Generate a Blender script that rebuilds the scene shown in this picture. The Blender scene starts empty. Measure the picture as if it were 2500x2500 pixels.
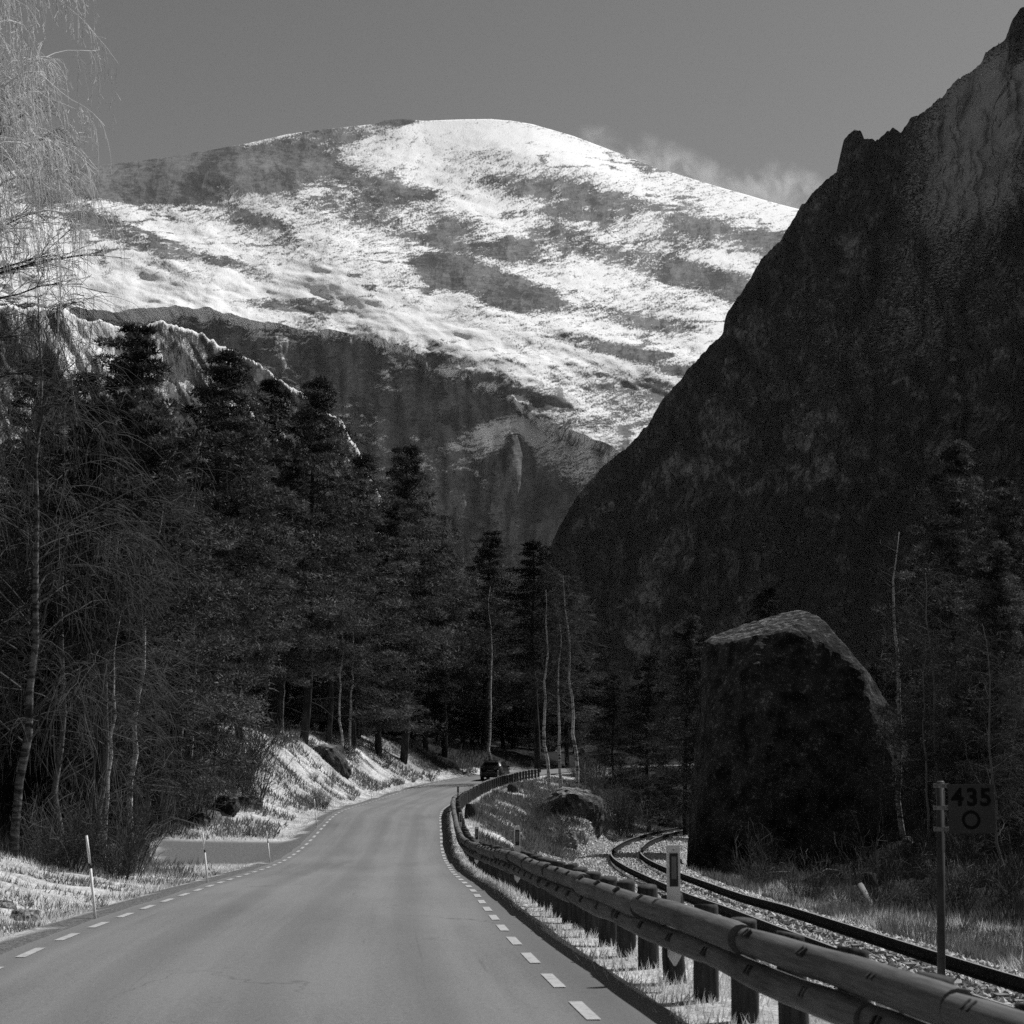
import bpy, math, random
import numpy as np
from mathutils import Vector, Matrix

random.seed(7)
RNG = np.random.default_rng(7)
scene = bpy.context.scene
COL = scene.collection

# ---------------------------------------------------------------- camera
CZ = 2.0                       # eye height in world units
FPX, YH = 3883.0, 1803.2       # focal length and horizon row for a 2500 px wide frame
PITCH = math.atan((YH - 1250.0) / FPX)
cam_d = bpy.data.cameras.new('camera')
cam_d.sensor_width = 36.0
cam_d.lens = FPX / 2500.0 * 36.0
cam_d.clip_start = 0.1
cam_d.clip_end = 40000.0
cam_d.dof.use_dof = True
cam_d.dof.focus_distance = 70.0
cam_d.dof.aperture_fstop = 5.0
cam = bpy.data.objects.new('camera', cam_d)
COL.objects.link(cam)
cam.location = (0, 0, CZ)
cam.rotation_euler = (math.radians(90) + PITCH, 0, 0)
scene.camera = cam

# ---------------------------------------------------------------- light
SUN_AZ, SUN_EL = math.radians(52), math.radians(50)   # azimuth clockwise from +Y
SUN = Vector((math.sin(SUN_AZ) * math.cos(SUN_EL), math.cos(SUN_AZ) * math.cos(SUN_EL), math.sin(SUN_EL)))
sun_d = bpy.data.lights.new('sun', 'SUN')
sun_d.energy = 5.0
sun_d.angle = math.radians(0.53)
sun_d.color = (1.0, 1.0, 1.0)
sun_o = bpy.data.objects.new('sun', sun_d)
COL.objects.link(sun_o)
sun_o.rotation_euler = (-SUN).to_track_quat('-Z', 'Y').to_euler()

world = bpy.data.worlds.new('World')
scene.world = world
world.use_nodes = True
wn, wl = world.node_tree.nodes, world.node_tree.links
wn.clear()
sky = wn.new('ShaderNodeTexSky')
sky.sky_type = 'NISHITA'
sky.sun_disc = False
sky.sun_elevation = SUN_EL
sky.sun_rotation = SUN_AZ
sky.altitude = 300
sky.air_density = 1.0
sky.dust_density = 0.6
sky.ozone_density = 1.0
sep = wn.new('ShaderNodeSeparateColor')          # black and white picture taken through a red filter
comb = wn.new('ShaderNodeCombineColor')
bg = wn.new('ShaderNodeBackground')
bg.inputs['Strength'].default_value = 0.086
wo = wn.new('ShaderNodeOutputWorld')
wl.new(sky.outputs[0], sep.inputs[0])
for k in range(3):
    wl.new(sep.outputs[0], comb.inputs[k])
wl.new(comb.outputs[0], bg.inputs['Color'])
wl.new(bg.outputs[0], wo.inputs[0])

scene.view_settings.view_transform = 'Standard'
scene.view_settings.look = 'None'
scene.view_settings.exposure = 0.0
scene.view_settings.gamma = 1.0
scene.view_settings.use_curve_mapping = False
scene.render.engine = 'CYCLES'
scene.cycles.max_bounces = 5
scene.cycles.diffuse_bounces = 2
scene.cycles.glossy_bounces = 2
scene.cycles.transmission_bounces = 2
scene.cycles.volume_bounces = 0
scene.cycles.use_denoising = False

# ---------------------------------------------------------------- numeric helpers
def sm(a, b, x):
    t = np.clip((np.asarray(x, float) - a) / (b - a), 0, 1)
    return t * t * (3 - 2 * t)

_PERM = RNG.permutation(256)
_PERM = np.concatenate([_PERM, _PERM, _PERM])
_VAL = RNG.random(256) * 2 - 1

def vnoise(x, y, z=0.0):
    """smooth value noise, numpy, about -1..1"""
    x, y, z = np.broadcast_arrays(np.asarray(x, float), np.asarray(y, float), np.asarray(z, float))
    xi, yi, zi = np.floor(x).astype(int), np.floor(y).astype(int), np.floor(z).astype(int)
    fx, fy, fz = x - xi, y - yi, z - zi
    fx, fy, fz = [f * f * f * (f * (f * 6 - 15) + 10) for f in (fx, fy, fz)]
    xi, yi, zi = xi & 255, yi & 255, zi & 255
    def h(a, b, c):
        return _VAL[_PERM[_PERM[_PERM[a & 255] + (b & 255)] + (c & 255)] & 255]
    def lx(b, c):
        return h(xi, b, c) * (1 - fx) + h(xi + 1, b, c) * fx
    def ly(c):
        return lx(yi, c) * (1 - fy) + lx(yi + 1, c) * fy
    return ly(zi) * (1 - fz) + ly(zi + 1) * fz

def fbm(x, y, z=0.0, octaves=4, gain=0.5, ridged=False):
    s, a, f, n = 0.0, 1.0, 1.0, 0.0
    for o in range(octaves):
        v = vnoise(np.asarray(x) * f + 17.3 * o, np.asarray(y) * f + 5.1 * o, np.asarray(z) * f + 9.7 * o)
        if ridged:
            v = 1 - 2 * np.abs(v)
        s = s + a * v
        n += a
        a *= gain
        f *= 2.03
    return s / n

class Curve:
    """catmull-rom through (y, v) pairs"""
    def __init__(self, ys, vs):
        self.y, self.v = np.array(ys, float), np.array(vs, float)
        self.m = np.gradient(self.v, self.y)
    def __call__(self, q):
        q = np.asarray(q, float)
        i = np.clip(np.searchsorted(self.y, q) - 1, 0, len(self.y) - 2)
        h = self.y[i + 1] - self.y[i]
        t = np.clip((q - self.y[i]) / h, 0, 1)
        t2, t3 = t * t, t * t * t
        return ((2 * t3 - 3 * t2 + 1) * self.v[i] + (t3 - 2 * t2 + t) * h * self.m[i]
                + (-2 * t3 + 3 * t2) * self.v[i + 1] + (t3 - t2) * h * self.m[i + 1])

def back(px, py, d):
    """point seen at pixel (px, py) of the 2500 px frame at forward distance y = d"""
    px, py, d = np.asarray(px, float), np.asarray(py, float), np.asarray(d, float)
    dx, dy = (px - 1250) / FPX, (1250 - py) / FPX
    vy = math.cos(PITCH) - dy * math.sin(PITCH)
    vz = math.sin(PITCH) + dy * math.cos(PITCH)
    t = d / vy
    return np.stack(np.broadcast_arrays(dx * t, d, CZ + vz * t), -1)

# ---------------------------------------------------------------- the lie of the land
ROAD = np.array([(3.4, -30, -1.05), (0.95, -12, -1.45), (-0.62, 0, -1.75), (-1.42, 6.6, -1.93), (-2.07, 12.68, -2.11), (-2.61, 18.65, -2.31),
 (-3.01, 24.64, -2.57), (-3.37, 30.63, -2.85), (-3.79, 36.61, -3.16), (-4.19, 42.6, -3.48), (-4.54, 48.59, -3.77),
 (-4.91, 54.58, -4.0), (-5.25, 60.57, -4.1), (-5.55, 66.56, -4.06), (-5.83, 72.56, -3.93), (-6.12, 78.55, -3.82),
 (-6.32, 84.54, -3.79), (-6.38, 90.54, -3.84), (-6.36, 96.54, -3.91), (-6.28, 102.54, -3.97), (-6.13, 108.54, -4.0),
 (-5.89, 114.54, -3.98), (-5.52, 120.53, -3.92), (-4.98, 126.5, -3.85), (-4.27, 132.46, -3.75), (-3.35, 138.39, -3.66),
 (-2.21, 144.28, -3.55), (-0.83, 150.12, -3.45), (4.0, 165, -3.3), (12.0, 183, -3.2), (23.0, 202, -3.2), (40, 226, -3.2)])
road_x, road_z0 = Curve(ROAD[:, 1], ROAD[:, 0]), Curve(ROAD[:, 1], ROAD[:, 2])
def road_z(y): return road_z0(y) + CZ
HW = 2.64                                           # half width between the painted lines
def road_head(y): return np.arctan((road_x(np.asarray(y) + .5) - road_x(np.asarray(y) - .5)))
def road_pt(y, a):
    """point on the road plane at station y and lateral offset a (to the right)"""
    th = road_head(y)
    return np.stack([road_x(y) + a * np.cos(th), y - a * np.sin(th), road_z(y)], -1)

TRACK = np.array([(13.5, -20, -3.3), (9.5, 8, -3.4), (8.0, 18, -3.45), (6.97, 24.94, -3.59), (6.18, 31.89, -3.71), (5.84, 38.88, -3.96), (5.74, 45.88, -4.34), (5.7, 52.88, -4.66),
 (5.6, 59.88, -4.95), (5.46, 66.88, -5.2), (5.43, 73.88, -5.42), (5.68, 80.87, -5.65), (6.25, 87.85, -5.88), (6.97, 94.81, -6.15),
 (7.78, 101.76, -6.41), (8.75, 108.7, -6.65), (9.9, 115.6, -6.87), (11.23, 122.47, -7.06), (12.73, 129.31, -7.27),
 (14.37, 136.12, -7.46), (16.13, 142.89, -7.62), (18.0, 149.64, -7.77), (24, 168, -8.0), (34, 195, -8.2)])
track_x, track_z0 = Curve(TRACK[:, 1], TRACK[:, 0]), Curve(TRACK[:, 1], TRACK[:, 2])
def track_z(y): return track_z0(y) + CZ             # top of the rails
def track_head(y): return np.arctan(track_x(np.asarray(y) + .5) - track_x(np.asarray(y) - .5))
def track_pt(y, a):
    th = track_head(y)
    return np.stack([track_x(y) + a * np.cos(th), y - a * np.sin(th), track_z(y)], -1)

rail_off = Curve([-12, 0, 7, 14, 25, 44, 70, 100, 150, 200], [1.25, 1.22, 1.15, 1.0, .82, .68, .6, .6, .6, .6])
asph_r = Curve([-30, 0, 14, 25, 44, 70, 120, 210], [.75, .75, .62, .5, .4, .35, .3, .3])

def ground_z(x, y):
    x, y = np.asarray(x, float), np.asarray(y, float)
    yc = np.clip(y, -30, 205)
    th = road_head(yc)
    a = (x - road_x(yc)) * np.cos(th)
    zr = road_z(yc)
    xt, zt = track_x(np.clip(y, -20, 190)), track_z(np.clip(y, -20, 190))
    d = -a - HW - 0.5                                  # metres left of the left shoulder
    n1 = fbm(x * .35, y * .35, 3.1, 4)
    n2 = fbm(x * 1.7, y * 1.7, 8.2, 3)
    # left side
    zl = zr - .12 * sm(0, .8, d)
    near = (1 - sm(27, 44, y)) * sm(-8, 8, y)
    zl = zl + near * (1.9 * sm(.8, 7.5, d) + .10 * np.maximum(d - 5, 0))
    layby = sm(46, 52, y) * (1 - sm(68, 73, y)) * (1 - sm(6, 9, d))
    hh = Curve([60, 70, 80, 92, 105, 120, 150, 170, 205], [0, .4, 2.4, 4.5, 4.5, 4.3, 3.5, 2.2, 2.0])(np.clip(y, 60, 205))
    zl = zl + hh * sm(.2, 7.8, d)
    zl = zl + .11 * np.maximum(d - 12, 0)
    zl = zl + (n1 * .55 * sm(1.5, 6, d) + n2 * .11 * sm(.3, 2, d)) * (1 - .93 * layby)
    # right side
    e = a - HW - rail_off(yc) - .5                     # metres beyond the wooden rail
    f = x - xt
    w = np.clip((x - (road_x(yc) + HW + rail_off(yc) + .5)) / np.maximum(xt - 2.6 - (road_x(yc) + HW + rail_off(yc) + .5), .5), 0, 1)
    zslope = (zr - .1) * (1 - sm(0, 1, w)) + (zt - .55) * sm(0, 1, w)
    zslope = zslope + 2.2 * np.exp(-((x - 4.2) / 2.1) ** 2 - ((y - 106) / 10.0) ** 2)
    zslope = zslope + (n1 * .4 + n2 * .18) * np.clip(np.minimum(w, 1 - w) * 6, 0, 1)
    zbed = zt - .40 - .20 * sm(1.5, 3.2, np.abs(f))
    zfar = zt - .7 + (n1 * .75 + n2 * .22) * sm(3.2, 7, f) + .055 * np.maximum(f - 8, 0) + .5 * sm(5, 16, f)
    zfar = zfar - (.75 * sm(64, 84, y) * (1 - sm(9, 16, f)))
    t1 = sm(-3.0, -2.3, f)
    t2 = sm(2.6, 3.4, f)
    zright = zslope * (1 - t1) + (zbed * (1 - t2) + zfar * t2) * t1
    z = np.where(a < -HW - .4, zl, np.where(e > -.5, zright, zr - .04 - .10 * sm(HW + .2, HW + 1.4, a)))
    # beyond the bend everything becomes valley floor
    k = sm(190, 300, y)
    zv = CZ - 6.5 + .06 * np.maximum(np.abs(x) - 40, 0) * (1 - sm(300, 900, np.abs(x))) + n1 * 1.2
    z = z * (1 - k) + zv * k
    far = sm(60, 160, np.abs(x))
    z = z * (1 - far) + np.minimum(z, CZ + 22) * far
    return z

def on_ground(px, d, sink=0.0):
    p = back(px, YH, d)
    return (float(p[0]), float(p[1]), float(ground_z(p[0], p[1])) - sink)

# ---------------------------------------------------------------- object helpers
def tag(o, label=None, cat=None, group=None, kind=None):
    if label: o['label'] = label
    if cat: o['category'] = cat
    if group: o['group'] = group
    if kind: o['kind'] = kind
    return o

def empty(name, loc=(0, 0, 0), rz=0.0):
    o = bpy.data.objects.new(name, None)
    o.empty_display_size = 0.2
    COL.objects.link(o)
    o.location = loc
    o.rotation_euler = (0, 0, rz)
    return o

def link_mesh(name, me, mat=None, parent=None):
    if mat and not me.materials:
        me.materials.append(mat)
    o = bpy.data.objects.new(name, me)
    COL.objects.link(o)
    if parent:
        o.parent = parent
    return o

def mesh_np(name, V, Fc, mat=None, parent=None, smooth=True, uv=None, attr=None):
    """V (n,3), Fc (m,3) or (m,4) int"""
    V, Fc = np.asarray(V, np.float32), np.asarray(Fc, np.int32)
    me = bpy.data.meshes.new(name)
    k = Fc.shape[1]
    me.vertices.add(len(V)); me.vertices.foreach_set('co', V.ravel())
    me.loops.add(Fc.size); me.loops.foreach_set('vertex_index', Fc.ravel())
    me.polygons.add(len(Fc))
    me.polygons.foreach_set('loop_start', np.arange(0, Fc.size, k, dtype=np.int32))
    me.polygons.foreach_set('loop_total', np.full(len(Fc), k, np.int32))
    me.polygons.foreach_set('use_smooth', np.full(len(Fc), smooth))
    if uv is not None:
        l = me.uv_layers.new(name='UVMap')
        l.data.foreach_set('uv', np.asarray(uv, np.float32)[Fc.ravel()].ravel())
    for nm, val in (attr or {}).items():
        at = me.attributes.new(nm, 'FLOAT', 'POINT')
        at.data.foreach_set('value', np.asarray(val, np.float32))
    me.update(calc_edges=True)
    me.validate()
    if name is not None:
        return link_mesh(name, me, mat, parent)

class MB:
    """collects simple solids into one mesh"""
    def __init__(self):
        self.v, self.f = [], []
    def add(self, vs, fs):
        b = len(self.v)
        self.v += [tuple(map(float, p)) for p in vs]
        self.f += [tuple(b + i for i in q) for q in fs]
        return self
    def box(self, c, s, M=None, bev=0.0):
        x, y, z = s[0] / 2, s[1] / 2, s[2] / 2
        if bev <= 0:
            vs = [(-x, -y, -z), (x, -y, -z), (x, y, -z), (-x, y, -z), (-x, -y, z), (x, -y, z), (x, y, z), (-x, y, z)]
            fs = [(0, 3, 2, 1), (4, 5, 6, 7), (0, 1, 5, 4), (1, 2, 6, 5), (2, 3, 7, 6), (3, 0, 4, 7)]
        else:
            b = bev
            ring = [(-x + b, -y), (x - b, -y), (x, -y + b), (x, y - b), (x - b, y), (-x + b, y), (-x, y - b), (-x, -y + b)]
            vs = [(p[0], p[1], -z) for p in ring] + [(p[0], p[1], z) for p in ring]
            fs = [tuple(reversed(range(8))), tuple(range(8, 16))] + [(i, (i + 1) % 8, 8 + (i + 1) % 8, 8 + i) for i in range(8)]
        vs = [Vector(p) for p in vs]
        if M is not None:
            vs = [M @ p for p in vs]
        c = Vector(c)
        return self.add([p + c for p in vs], fs)
    def tube(self, pts, rad, n=8, caps=True, jitter=0.0, rnd=None):
        pts = [Vector(p) for p in pts]
        if not hasattr(rad, '__len__'):
            rad = [rad] * len(pts)
        vs, fs = [], []
        prev = None
        for i, p in enumerate(pts):
            t = (pts[min(i + 1, len(pts) - 1)] - pts[max(i - 1, 0)]).normalized()
            if prev is None:
                u = t.cross(Vector((0, 0, 1)))
                if u.length < 1e-3:
                    u = t.cross(Vector((1, 0, 0)))
            else:
                u = prev - t * prev.dot(t)
            u.normalize(); prev = u
            w = t.cross(u)
            for k in range(n):
                a = 2 * math.pi * k / n
                r = rad[i] * (1 + (rnd.uniform(-jitter, jitter) if rnd else 0))
                vs.append(p + (u * math.cos(a) + w * math.sin(a)) * r)
        for i in range(len(pts) - 1):
            for k in range(n):
                a, b = i * n + k, i * n + (k + 1) % n
                fs.append((a, b, b + n, a + n))
        if caps:
            fs.append(tuple(reversed(range(n))))
            fs.append(tuple(range((len(pts) - 1) * n, len(pts) * n)))
        return self.add(vs, fs)
    def prism(self, prof, h, M):
        n = len(prof)
        vs = [M @ Vector((p[0], p[1], -h / 2)) for p in prof] + [M @ Vector((p[0], p[1], h / 2)) for p in prof]
        fs = [tuple(reversed(range(n))), tuple(range(n, 2 * n))] + [(i, (i + 1) % n, n + (i + 1) % n, n + i) for i in range(n)]
        return self.add(vs, fs)
    def mesh(self, name, smooth=False):
        me = bpy.data.meshes.new(name)
        me.from_pydata(self.v, [], self.f)
        if smooth:
            me.polygons.foreach_set('use_smooth', [True] * len(me.polygons))
        me.update()
        return me
    def build(self, name, mat, parent=None, smooth=False):
        return link_mesh(name, self.mesh(name, smooth), mat, parent)

def copy_tree(o, parent=None):
    c = o.copy()
    COL.objects.link(c)
    if parent:
        c.parent = parent
    for ch in o.children:
        copy_tree(ch, c)
    return c

# ---------------------------------------------------------------- materials
def new_mat(name, rough=0.9, spec=0.2):
    m = bpy.data.materials.new(name)
    m.use_nodes = True
    nt = m.node_tree
    b = nt.nodes['Principled BSDF']
    b.inputs['Roughness'].default_value = rough
    b.inputs['Specular IOR Level'].default_value = spec
    return m, nt, b

def N(nt, kind, **kw):
    n = nt.nodes.new(kind)
    for k, v in kw.items():
        if k in n.inputs:
            n.inputs[k].default_value = v
        else:
            setattr(n, k, v)
    return n

def ramp(nt, fac, stops):
    r = nt.nodes.new('ShaderNodeValToRGB')
    el = r.color_ramp.elements
    while len(el) < len(stops):
        el.new(0.5)
    for e, (p, v) in zip(el, stops):
        e.position = p
        e.color = (v, v, v, 1)
    nt.links.new(fac, r.inputs[0])
    return r.outputs[0]

def coords(nt, src='Object', scale=(1, 1, 1), rot=(0, 0, 0)):
    tc = nt.nodes.new('ShaderNodeTexCoord')
    mp = nt.nodes.new('ShaderNodeMapping')
    mp.inputs['Scale'].default_value = scale
    mp.inputs['Rotation'].default_value = rot
    nt.links.new(tc.outputs[src], mp.inputs[0])
    return mp.outputs[0]

def noise(nt, vec, scale, detail=4, rough=.55, dist=0.0):
    n = nt.nodes.new('ShaderNodeTexNoise')
    n.inputs['Scale'].default_value = scale
    n.inputs['Detail'].default_value = detail
    n.inputs['Roughness'].default_value = rough
    n.inputs['Distortion'].default_value = dist
    nt.links.new(vec, n.inputs['Vector'])
    return n.outputs[0]

def mathn(nt, op, a, b, clamp=False):
    n = nt.nodes.new('ShaderNodeMath')
    n.operation = op
    n.use_clamp = clamp
    for i, v in enumerate((a, b)):
        if isinstance(v, (int, float)):
            n.inputs[i].default_value = v
        else:
            nt.links.new(v, n.inputs[i])
    return n.outputs[0]

def mixc(nt, fac, a, b):
    n = nt.nodes.new('ShaderNodeMix')
    n.data_type = 'RGBA'
    if isinstance(fac, (int, float)):
        n.inputs[0].default_value = fac
    else:
        nt.links.new(fac, n.inputs[0])
    for i, v in ((6, a), (7, b)):
        if isinstance(v, (int, float)):
            n.inputs[i].default_value = (v, v, v, 1)
        else:
            nt.links.new(v, n.inputs[i])
    return n.outputs[2]

def bump(nt, b, h, strength, dist):
    n = nt.nodes.new('ShaderNodeBump')
    n.inputs['Strength'].default_value = strength
    n.inputs['Distance'].default_value = dist
    nt.links.new(h, n.inputs['Height'])
    nt.links.new(n.outputs[0], b.inputs['Normal'])

def attr(nt, name):
    a = nt.nodes.new('ShaderNodeAttribute')
    a.attribute_name = name
    return a.outputs['Fac']

def speckle(name, lo, hi, scale, rough=.9, spec=.2, stretch=(1, 1, 1), bmp=0.0, bd=.01, a=.35, b=.65, src='Object', detail=5):
    m, nt, p = new_mat(name, rough, spec)
    v = coords(nt, src, stretch)
    n = noise(nt, v, scale, detail)
    nt.links.new(ramp(nt, n, [(a, lo), (b, hi)]), p.inputs['Base Color'])
    if bmp:
        bump(nt, p, n, bmp, bd)
    return m

M = {}
def asphalt():
    m, nt, p = new_mat('asphalt', .88, .25)
    uv = coords(nt, 'UV')
    streak = noise(nt, coords(nt, 'UV', (1.1, .035, 1)), 1.6, 4, .6)
    patch = noise(nt, coords(nt, 'UV', (.25, .09, 1)), 1.3, 3, .5)
    grain = noise(nt, coords(nt, 'Object'), 70, 3, .7)
    c = mathn(nt, 'ADD', mathn(nt, 'MULTIPLY', streak, .45), mathn(nt, 'MULTIPLY', patch, .45))
    c = mathn(nt, 'ADD', c, mathn(nt, 'MULTIPLY', mathn(nt, 'SUBTRACT', mathn(nt, 'ADD', mathn(nt, 'MULTIPLY', grain, .5), mathn(nt, 'MULTIPLY', noise(nt, coords(nt, 'Object'), 24, 4, .75), .5)), .36), 1.1))
    col = ramp(nt, c, [(.36, .085), (.52, .15), (.70, .20)])
    # darker strip outside the painted line; u = lateral position in metres
    sepx = nt.nodes.new('ShaderNodeSeparateXYZ')
    nt.links.new(uv, sepx.inputs[0])
    mr = nt.nodes.new('ShaderNodeMapRange')
    mr.inputs[1].default_value = HW - .35; mr.inputs[2].default_value = HW + .25
    nt.links.new(mathn(nt, 'ADD', sepx.outputs[0], mathn(nt, 'MULTIPLY', mathn(nt, 'SUBTRACT', streak, .5), .5)), mr.inputs[0])
    col = mixc(nt, mathn(nt, 'MULTIPLY', mr.outputs[0], .35), col, .05)
    # two pairs of faintly polished wheel paths
    wp = nt.nodes.new('ShaderNodeMath'); wp.operation = 'SINE'
    nt.links.new(mathn(nt, 'ADD', mathn(nt, 'MULTIPLY', sepx.outputs[0], 4.6), mathn(nt, 'MULTIPLY', patch, 2.2)), wp.inputs[0])
    col = mixc(nt, mathn(nt, 'MULTIPLY', ramp(nt, mathn(nt, 'MULTIPLY', wp.outputs[0], streak), [(.05, 0), (.5, 1)]), .30), col, .085)
    # wheel rub marks
    mark = noise(nt, coords(nt, 'UV', (2.6, .05, 1)), 3.0, 5, .65, .4)
    mk = ramp(nt, mark, [(.66, 0), (.76, 1)])
    col = mixc(nt, mathn(nt, 'MULTIPLY', mk, .35), col, .06)
    # thin cracks
    vo = nt.nodes.new('ShaderNodeTexVoronoi')
    vo.feature = 'DISTANCE_TO_EDGE'
    vo.inputs['Scale'].default_value = .22
    wv = nt.nodes.new('ShaderNodeVectorMath'); wv.operation = 'ADD'
    nz = nt.nodes.new('ShaderNodeTexNoise'); nz.inputs['Scale'].default_value = 1.6
    nt.links.new(uv, nz.inputs[0])
    nt.links.new(coords(nt, 'UV', (1.8, .45, 1)), wv.inputs[0]); nt.links.new(nz.outputs[1], wv.inputs[1])
    nt.links.new(wv.outputs[0], vo.inputs['Vector'])
    ck = mathn(nt, 'MULTIPLY', ramp(nt, vo.outputs['Distance'], [(.0, 1), (.006, 0)]), ramp(nt, patch, [(.5, 0), (.62, .6)]))
    col = mixc(nt, ck, col, .05)
    nt.links.new(col, p.inputs['Base Color'])
    bump(nt, p, grain, .7, .012)
    return m
M['asphalt'] = asphalt()

def paint():
    m, nt, p = new_mat('road_paint', .75, .3)
    n = noise(nt, coords(nt), 9, 6, .7)
    nt.links.new(ramp(nt, n, [(.3, .16), (.45, .36), (.7, .44)]), p.inputs['Base Color'])
    return m
M['paint'] = paint()

def ground_mat():
    m, nt, p = new_mat('ground_cover', .95, .1)
    v = coords(nt)
    big = noise(nt, v, .5, 4, .6)
    fine = noise(nt, v, 6.0, 5, .7)
    c = mathn(nt, 'ADD', mathn(nt, 'MULTIPLY', big, .55), mathn(nt, 'MULTIPLY', fine, .5))
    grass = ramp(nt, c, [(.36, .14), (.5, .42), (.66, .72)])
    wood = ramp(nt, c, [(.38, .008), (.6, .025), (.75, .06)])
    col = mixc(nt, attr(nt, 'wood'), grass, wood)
    grav = ramp(nt, noise(nt, v, 18, 4, .8), [(.35, .07), (.6, .17), (.75, .32)])
    col = mixc(nt, attr(nt, 'gravel'), col, grav)
    nt.links.new(col, p.inputs['Base Color'])
    bump(nt, p, fine, .8, .12)
    return m
M['ground'] = ground_mat()

def leafy(name, lo, hi, scale=1.2, trans=.25, rnd=.4, a=.25, b=.75):
    m, nt, p = new_mat(name, .85, .15)
    n = noise(nt, coords(nt), scale, 3)
    g = nt.nodes.new('ShaderNodeNewGeometry')
    f = mathn(nt, 'ADD', mathn(nt, 'MULTIPLY', n, 1 - rnd), mathn(nt, 'MULTIPLY', g.outputs['Random Per Island'], rnd))
    col = ramp(nt, f, [(a, lo), (b, hi)])
    nt.links.new(col, p.inputs['Base Color'])
    if trans:
        t = nt.nodes.new('ShaderNodeBsdfTranslucent')
        nt.links.new(col, t.inputs[0])
        mx = nt.nodes.new('ShaderNodeMixShader')
        mx.inputs[0].default_value = trans
        nt.links.new(p.outputs[0], mx.inputs[1]); nt.links.new(t.outputs[0], mx.inputs[2])
        nt.links.new(mx.outputs[0], nt.nodes['Material Output'].inputs[0])
    return m
M['dry_grass'] = leafy('dry_grass', .45, .85, .7, .35)
M['heath'] = leafy('heath', .05, .30, .6, .2)
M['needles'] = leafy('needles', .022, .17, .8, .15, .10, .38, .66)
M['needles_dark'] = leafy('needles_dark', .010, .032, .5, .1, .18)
M['twig_dark'] = leafy('twig_dark', .03, .10, .8, 0)
M['twig_mid'] = leafy('twig_mid', .08, .22, .8, 0)
M['twig_pale'] = leafy('twig_pale', .6, .9, .8, .25)
M['pine_bark'] = speckle('pine_bark', .012, .05, 6, stretch=(1, 1, .25), bmp=.6, bd=.05)

def birch_bark():
    m, nt, p = new_mat('birch_bark', .7, .25)
    n = noise(nt, coords(nt, 'Object', (1.2, 1.2, 6)), 1.6, 4, .7)
    n2 = noise(nt, coords(nt, 'Object', (.5, .5, .5)), 1.0, 3, .6)
    c = ramp(nt, mathn(nt, 'ADD', mathn(nt, 'MULTIPLY', n, .7), mathn(nt, 'MULTIPLY', n2, .4)), [(.46, .04), (.54, .38), (.7, .55)])
    nt.links.new(c, p.inputs['Base Color'])
    return m
M['birch'] = birch_bark()
M['birch_dull'] = speckle('dull_birch_bark', .025, .17, 1.6, .8, .2, stretch=(1.2, 1.2, 6), a=.42, b=.62)
M['log'] = speckle('log_wood', .14, .34, 2.2, .8, .25, stretch=(6, 1, 6), bmp=.25, bd=.02, src='UV')
def log_mat():
    m, nt, p = new_mat('weathered_log', .72, .3)
    n = noise(nt, coords(nt, 'UV', (3.0, .9, 1)), 2.5, 5, .6, .3)
    n2 = noise(nt, coords(nt, 'UV', (1, 1, 1)), .9, 3, .6)
    c = mathn(nt, 'ADD', mathn(nt, 'MULTIPLY', n, .6), mathn(nt, 'MULTIPLY', n2, .4))
    nt.links.new(ramp(nt, c, [(.34, .035), (.5, .095), (.68, .165)]), p.inputs['Base Color'])
    bump(nt, p, n, .2, .01)
    return m
M['log'] = log_mat()
M['post'] = speckle('tarred_post', .018, .06, 5, .85, .2, stretch=(4, 4, .5), bmp=.4, bd=.02)
M['iron'] = speckle('dark_iron', .015, .04, 12, .6, .4)
M['rail_top'] = speckle('worn_steel', .25, .4, 20, .35, .5)
M['rail_side'] = speckle('rust_steel', .006, .018, 10, .9, .1)
M['sleeper'] = speckle('sleeper_wood', .10, .24, 4, .9, .1, stretch=(1, 6, 1))
M['stone_pale'] = leafy('ballast_stone', .22, .75, 3.0, 0)
M['stone_shade'] = leafy('ballast_dirty', .08, .30, 3.0, 0)
M['white_plastic'] = speckle('white_plastic', .50, .66, 6, .55, .4)
M['black_panel'] = speckle('black_panel', .008, .014, 8, .5, .4)
M['reflector'] = speckle('reflector_glass', .09, .12, 40, .35, .5)
M['snow_pole'] = speckle('pale_pole', .72, .85, 10, .6, .3)
M['sign_face'] = speckle('sign_face', .030, .036, 3, .8, .1)
M['sign_ink'] = speckle('sign_ink', .004, .006, 3, .8, .05)
M['steel'] = speckle('galvanised_steel', .08, .13, 8, .6, .3)
M['steel_dark'] = speckle('grey_pole', .022, .04, 8, .7, .2)
M['car_paint'] = speckle('car_paint', .014, .018, 3, .28, .5)
M['car_glass'] = speckle('car_glass', .012, .016, 3, .08, .8)
M['car_black'] = speckle('car_plastic', .008, .012, 20, .7, .3)
M['tyre'] = speckle('tyre_rubber', .01, .018, 20, .9, .1)
M['car_lamp'] = speckle('lamp_glass', .05, .09, 8, .2, .6)
M['plate'] = speckle('number_plate', .05, .07, 8, .5, .3)
M['rim'] = speckle('alloy_rim', .15, .25, 8, .4, .5)

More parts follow.
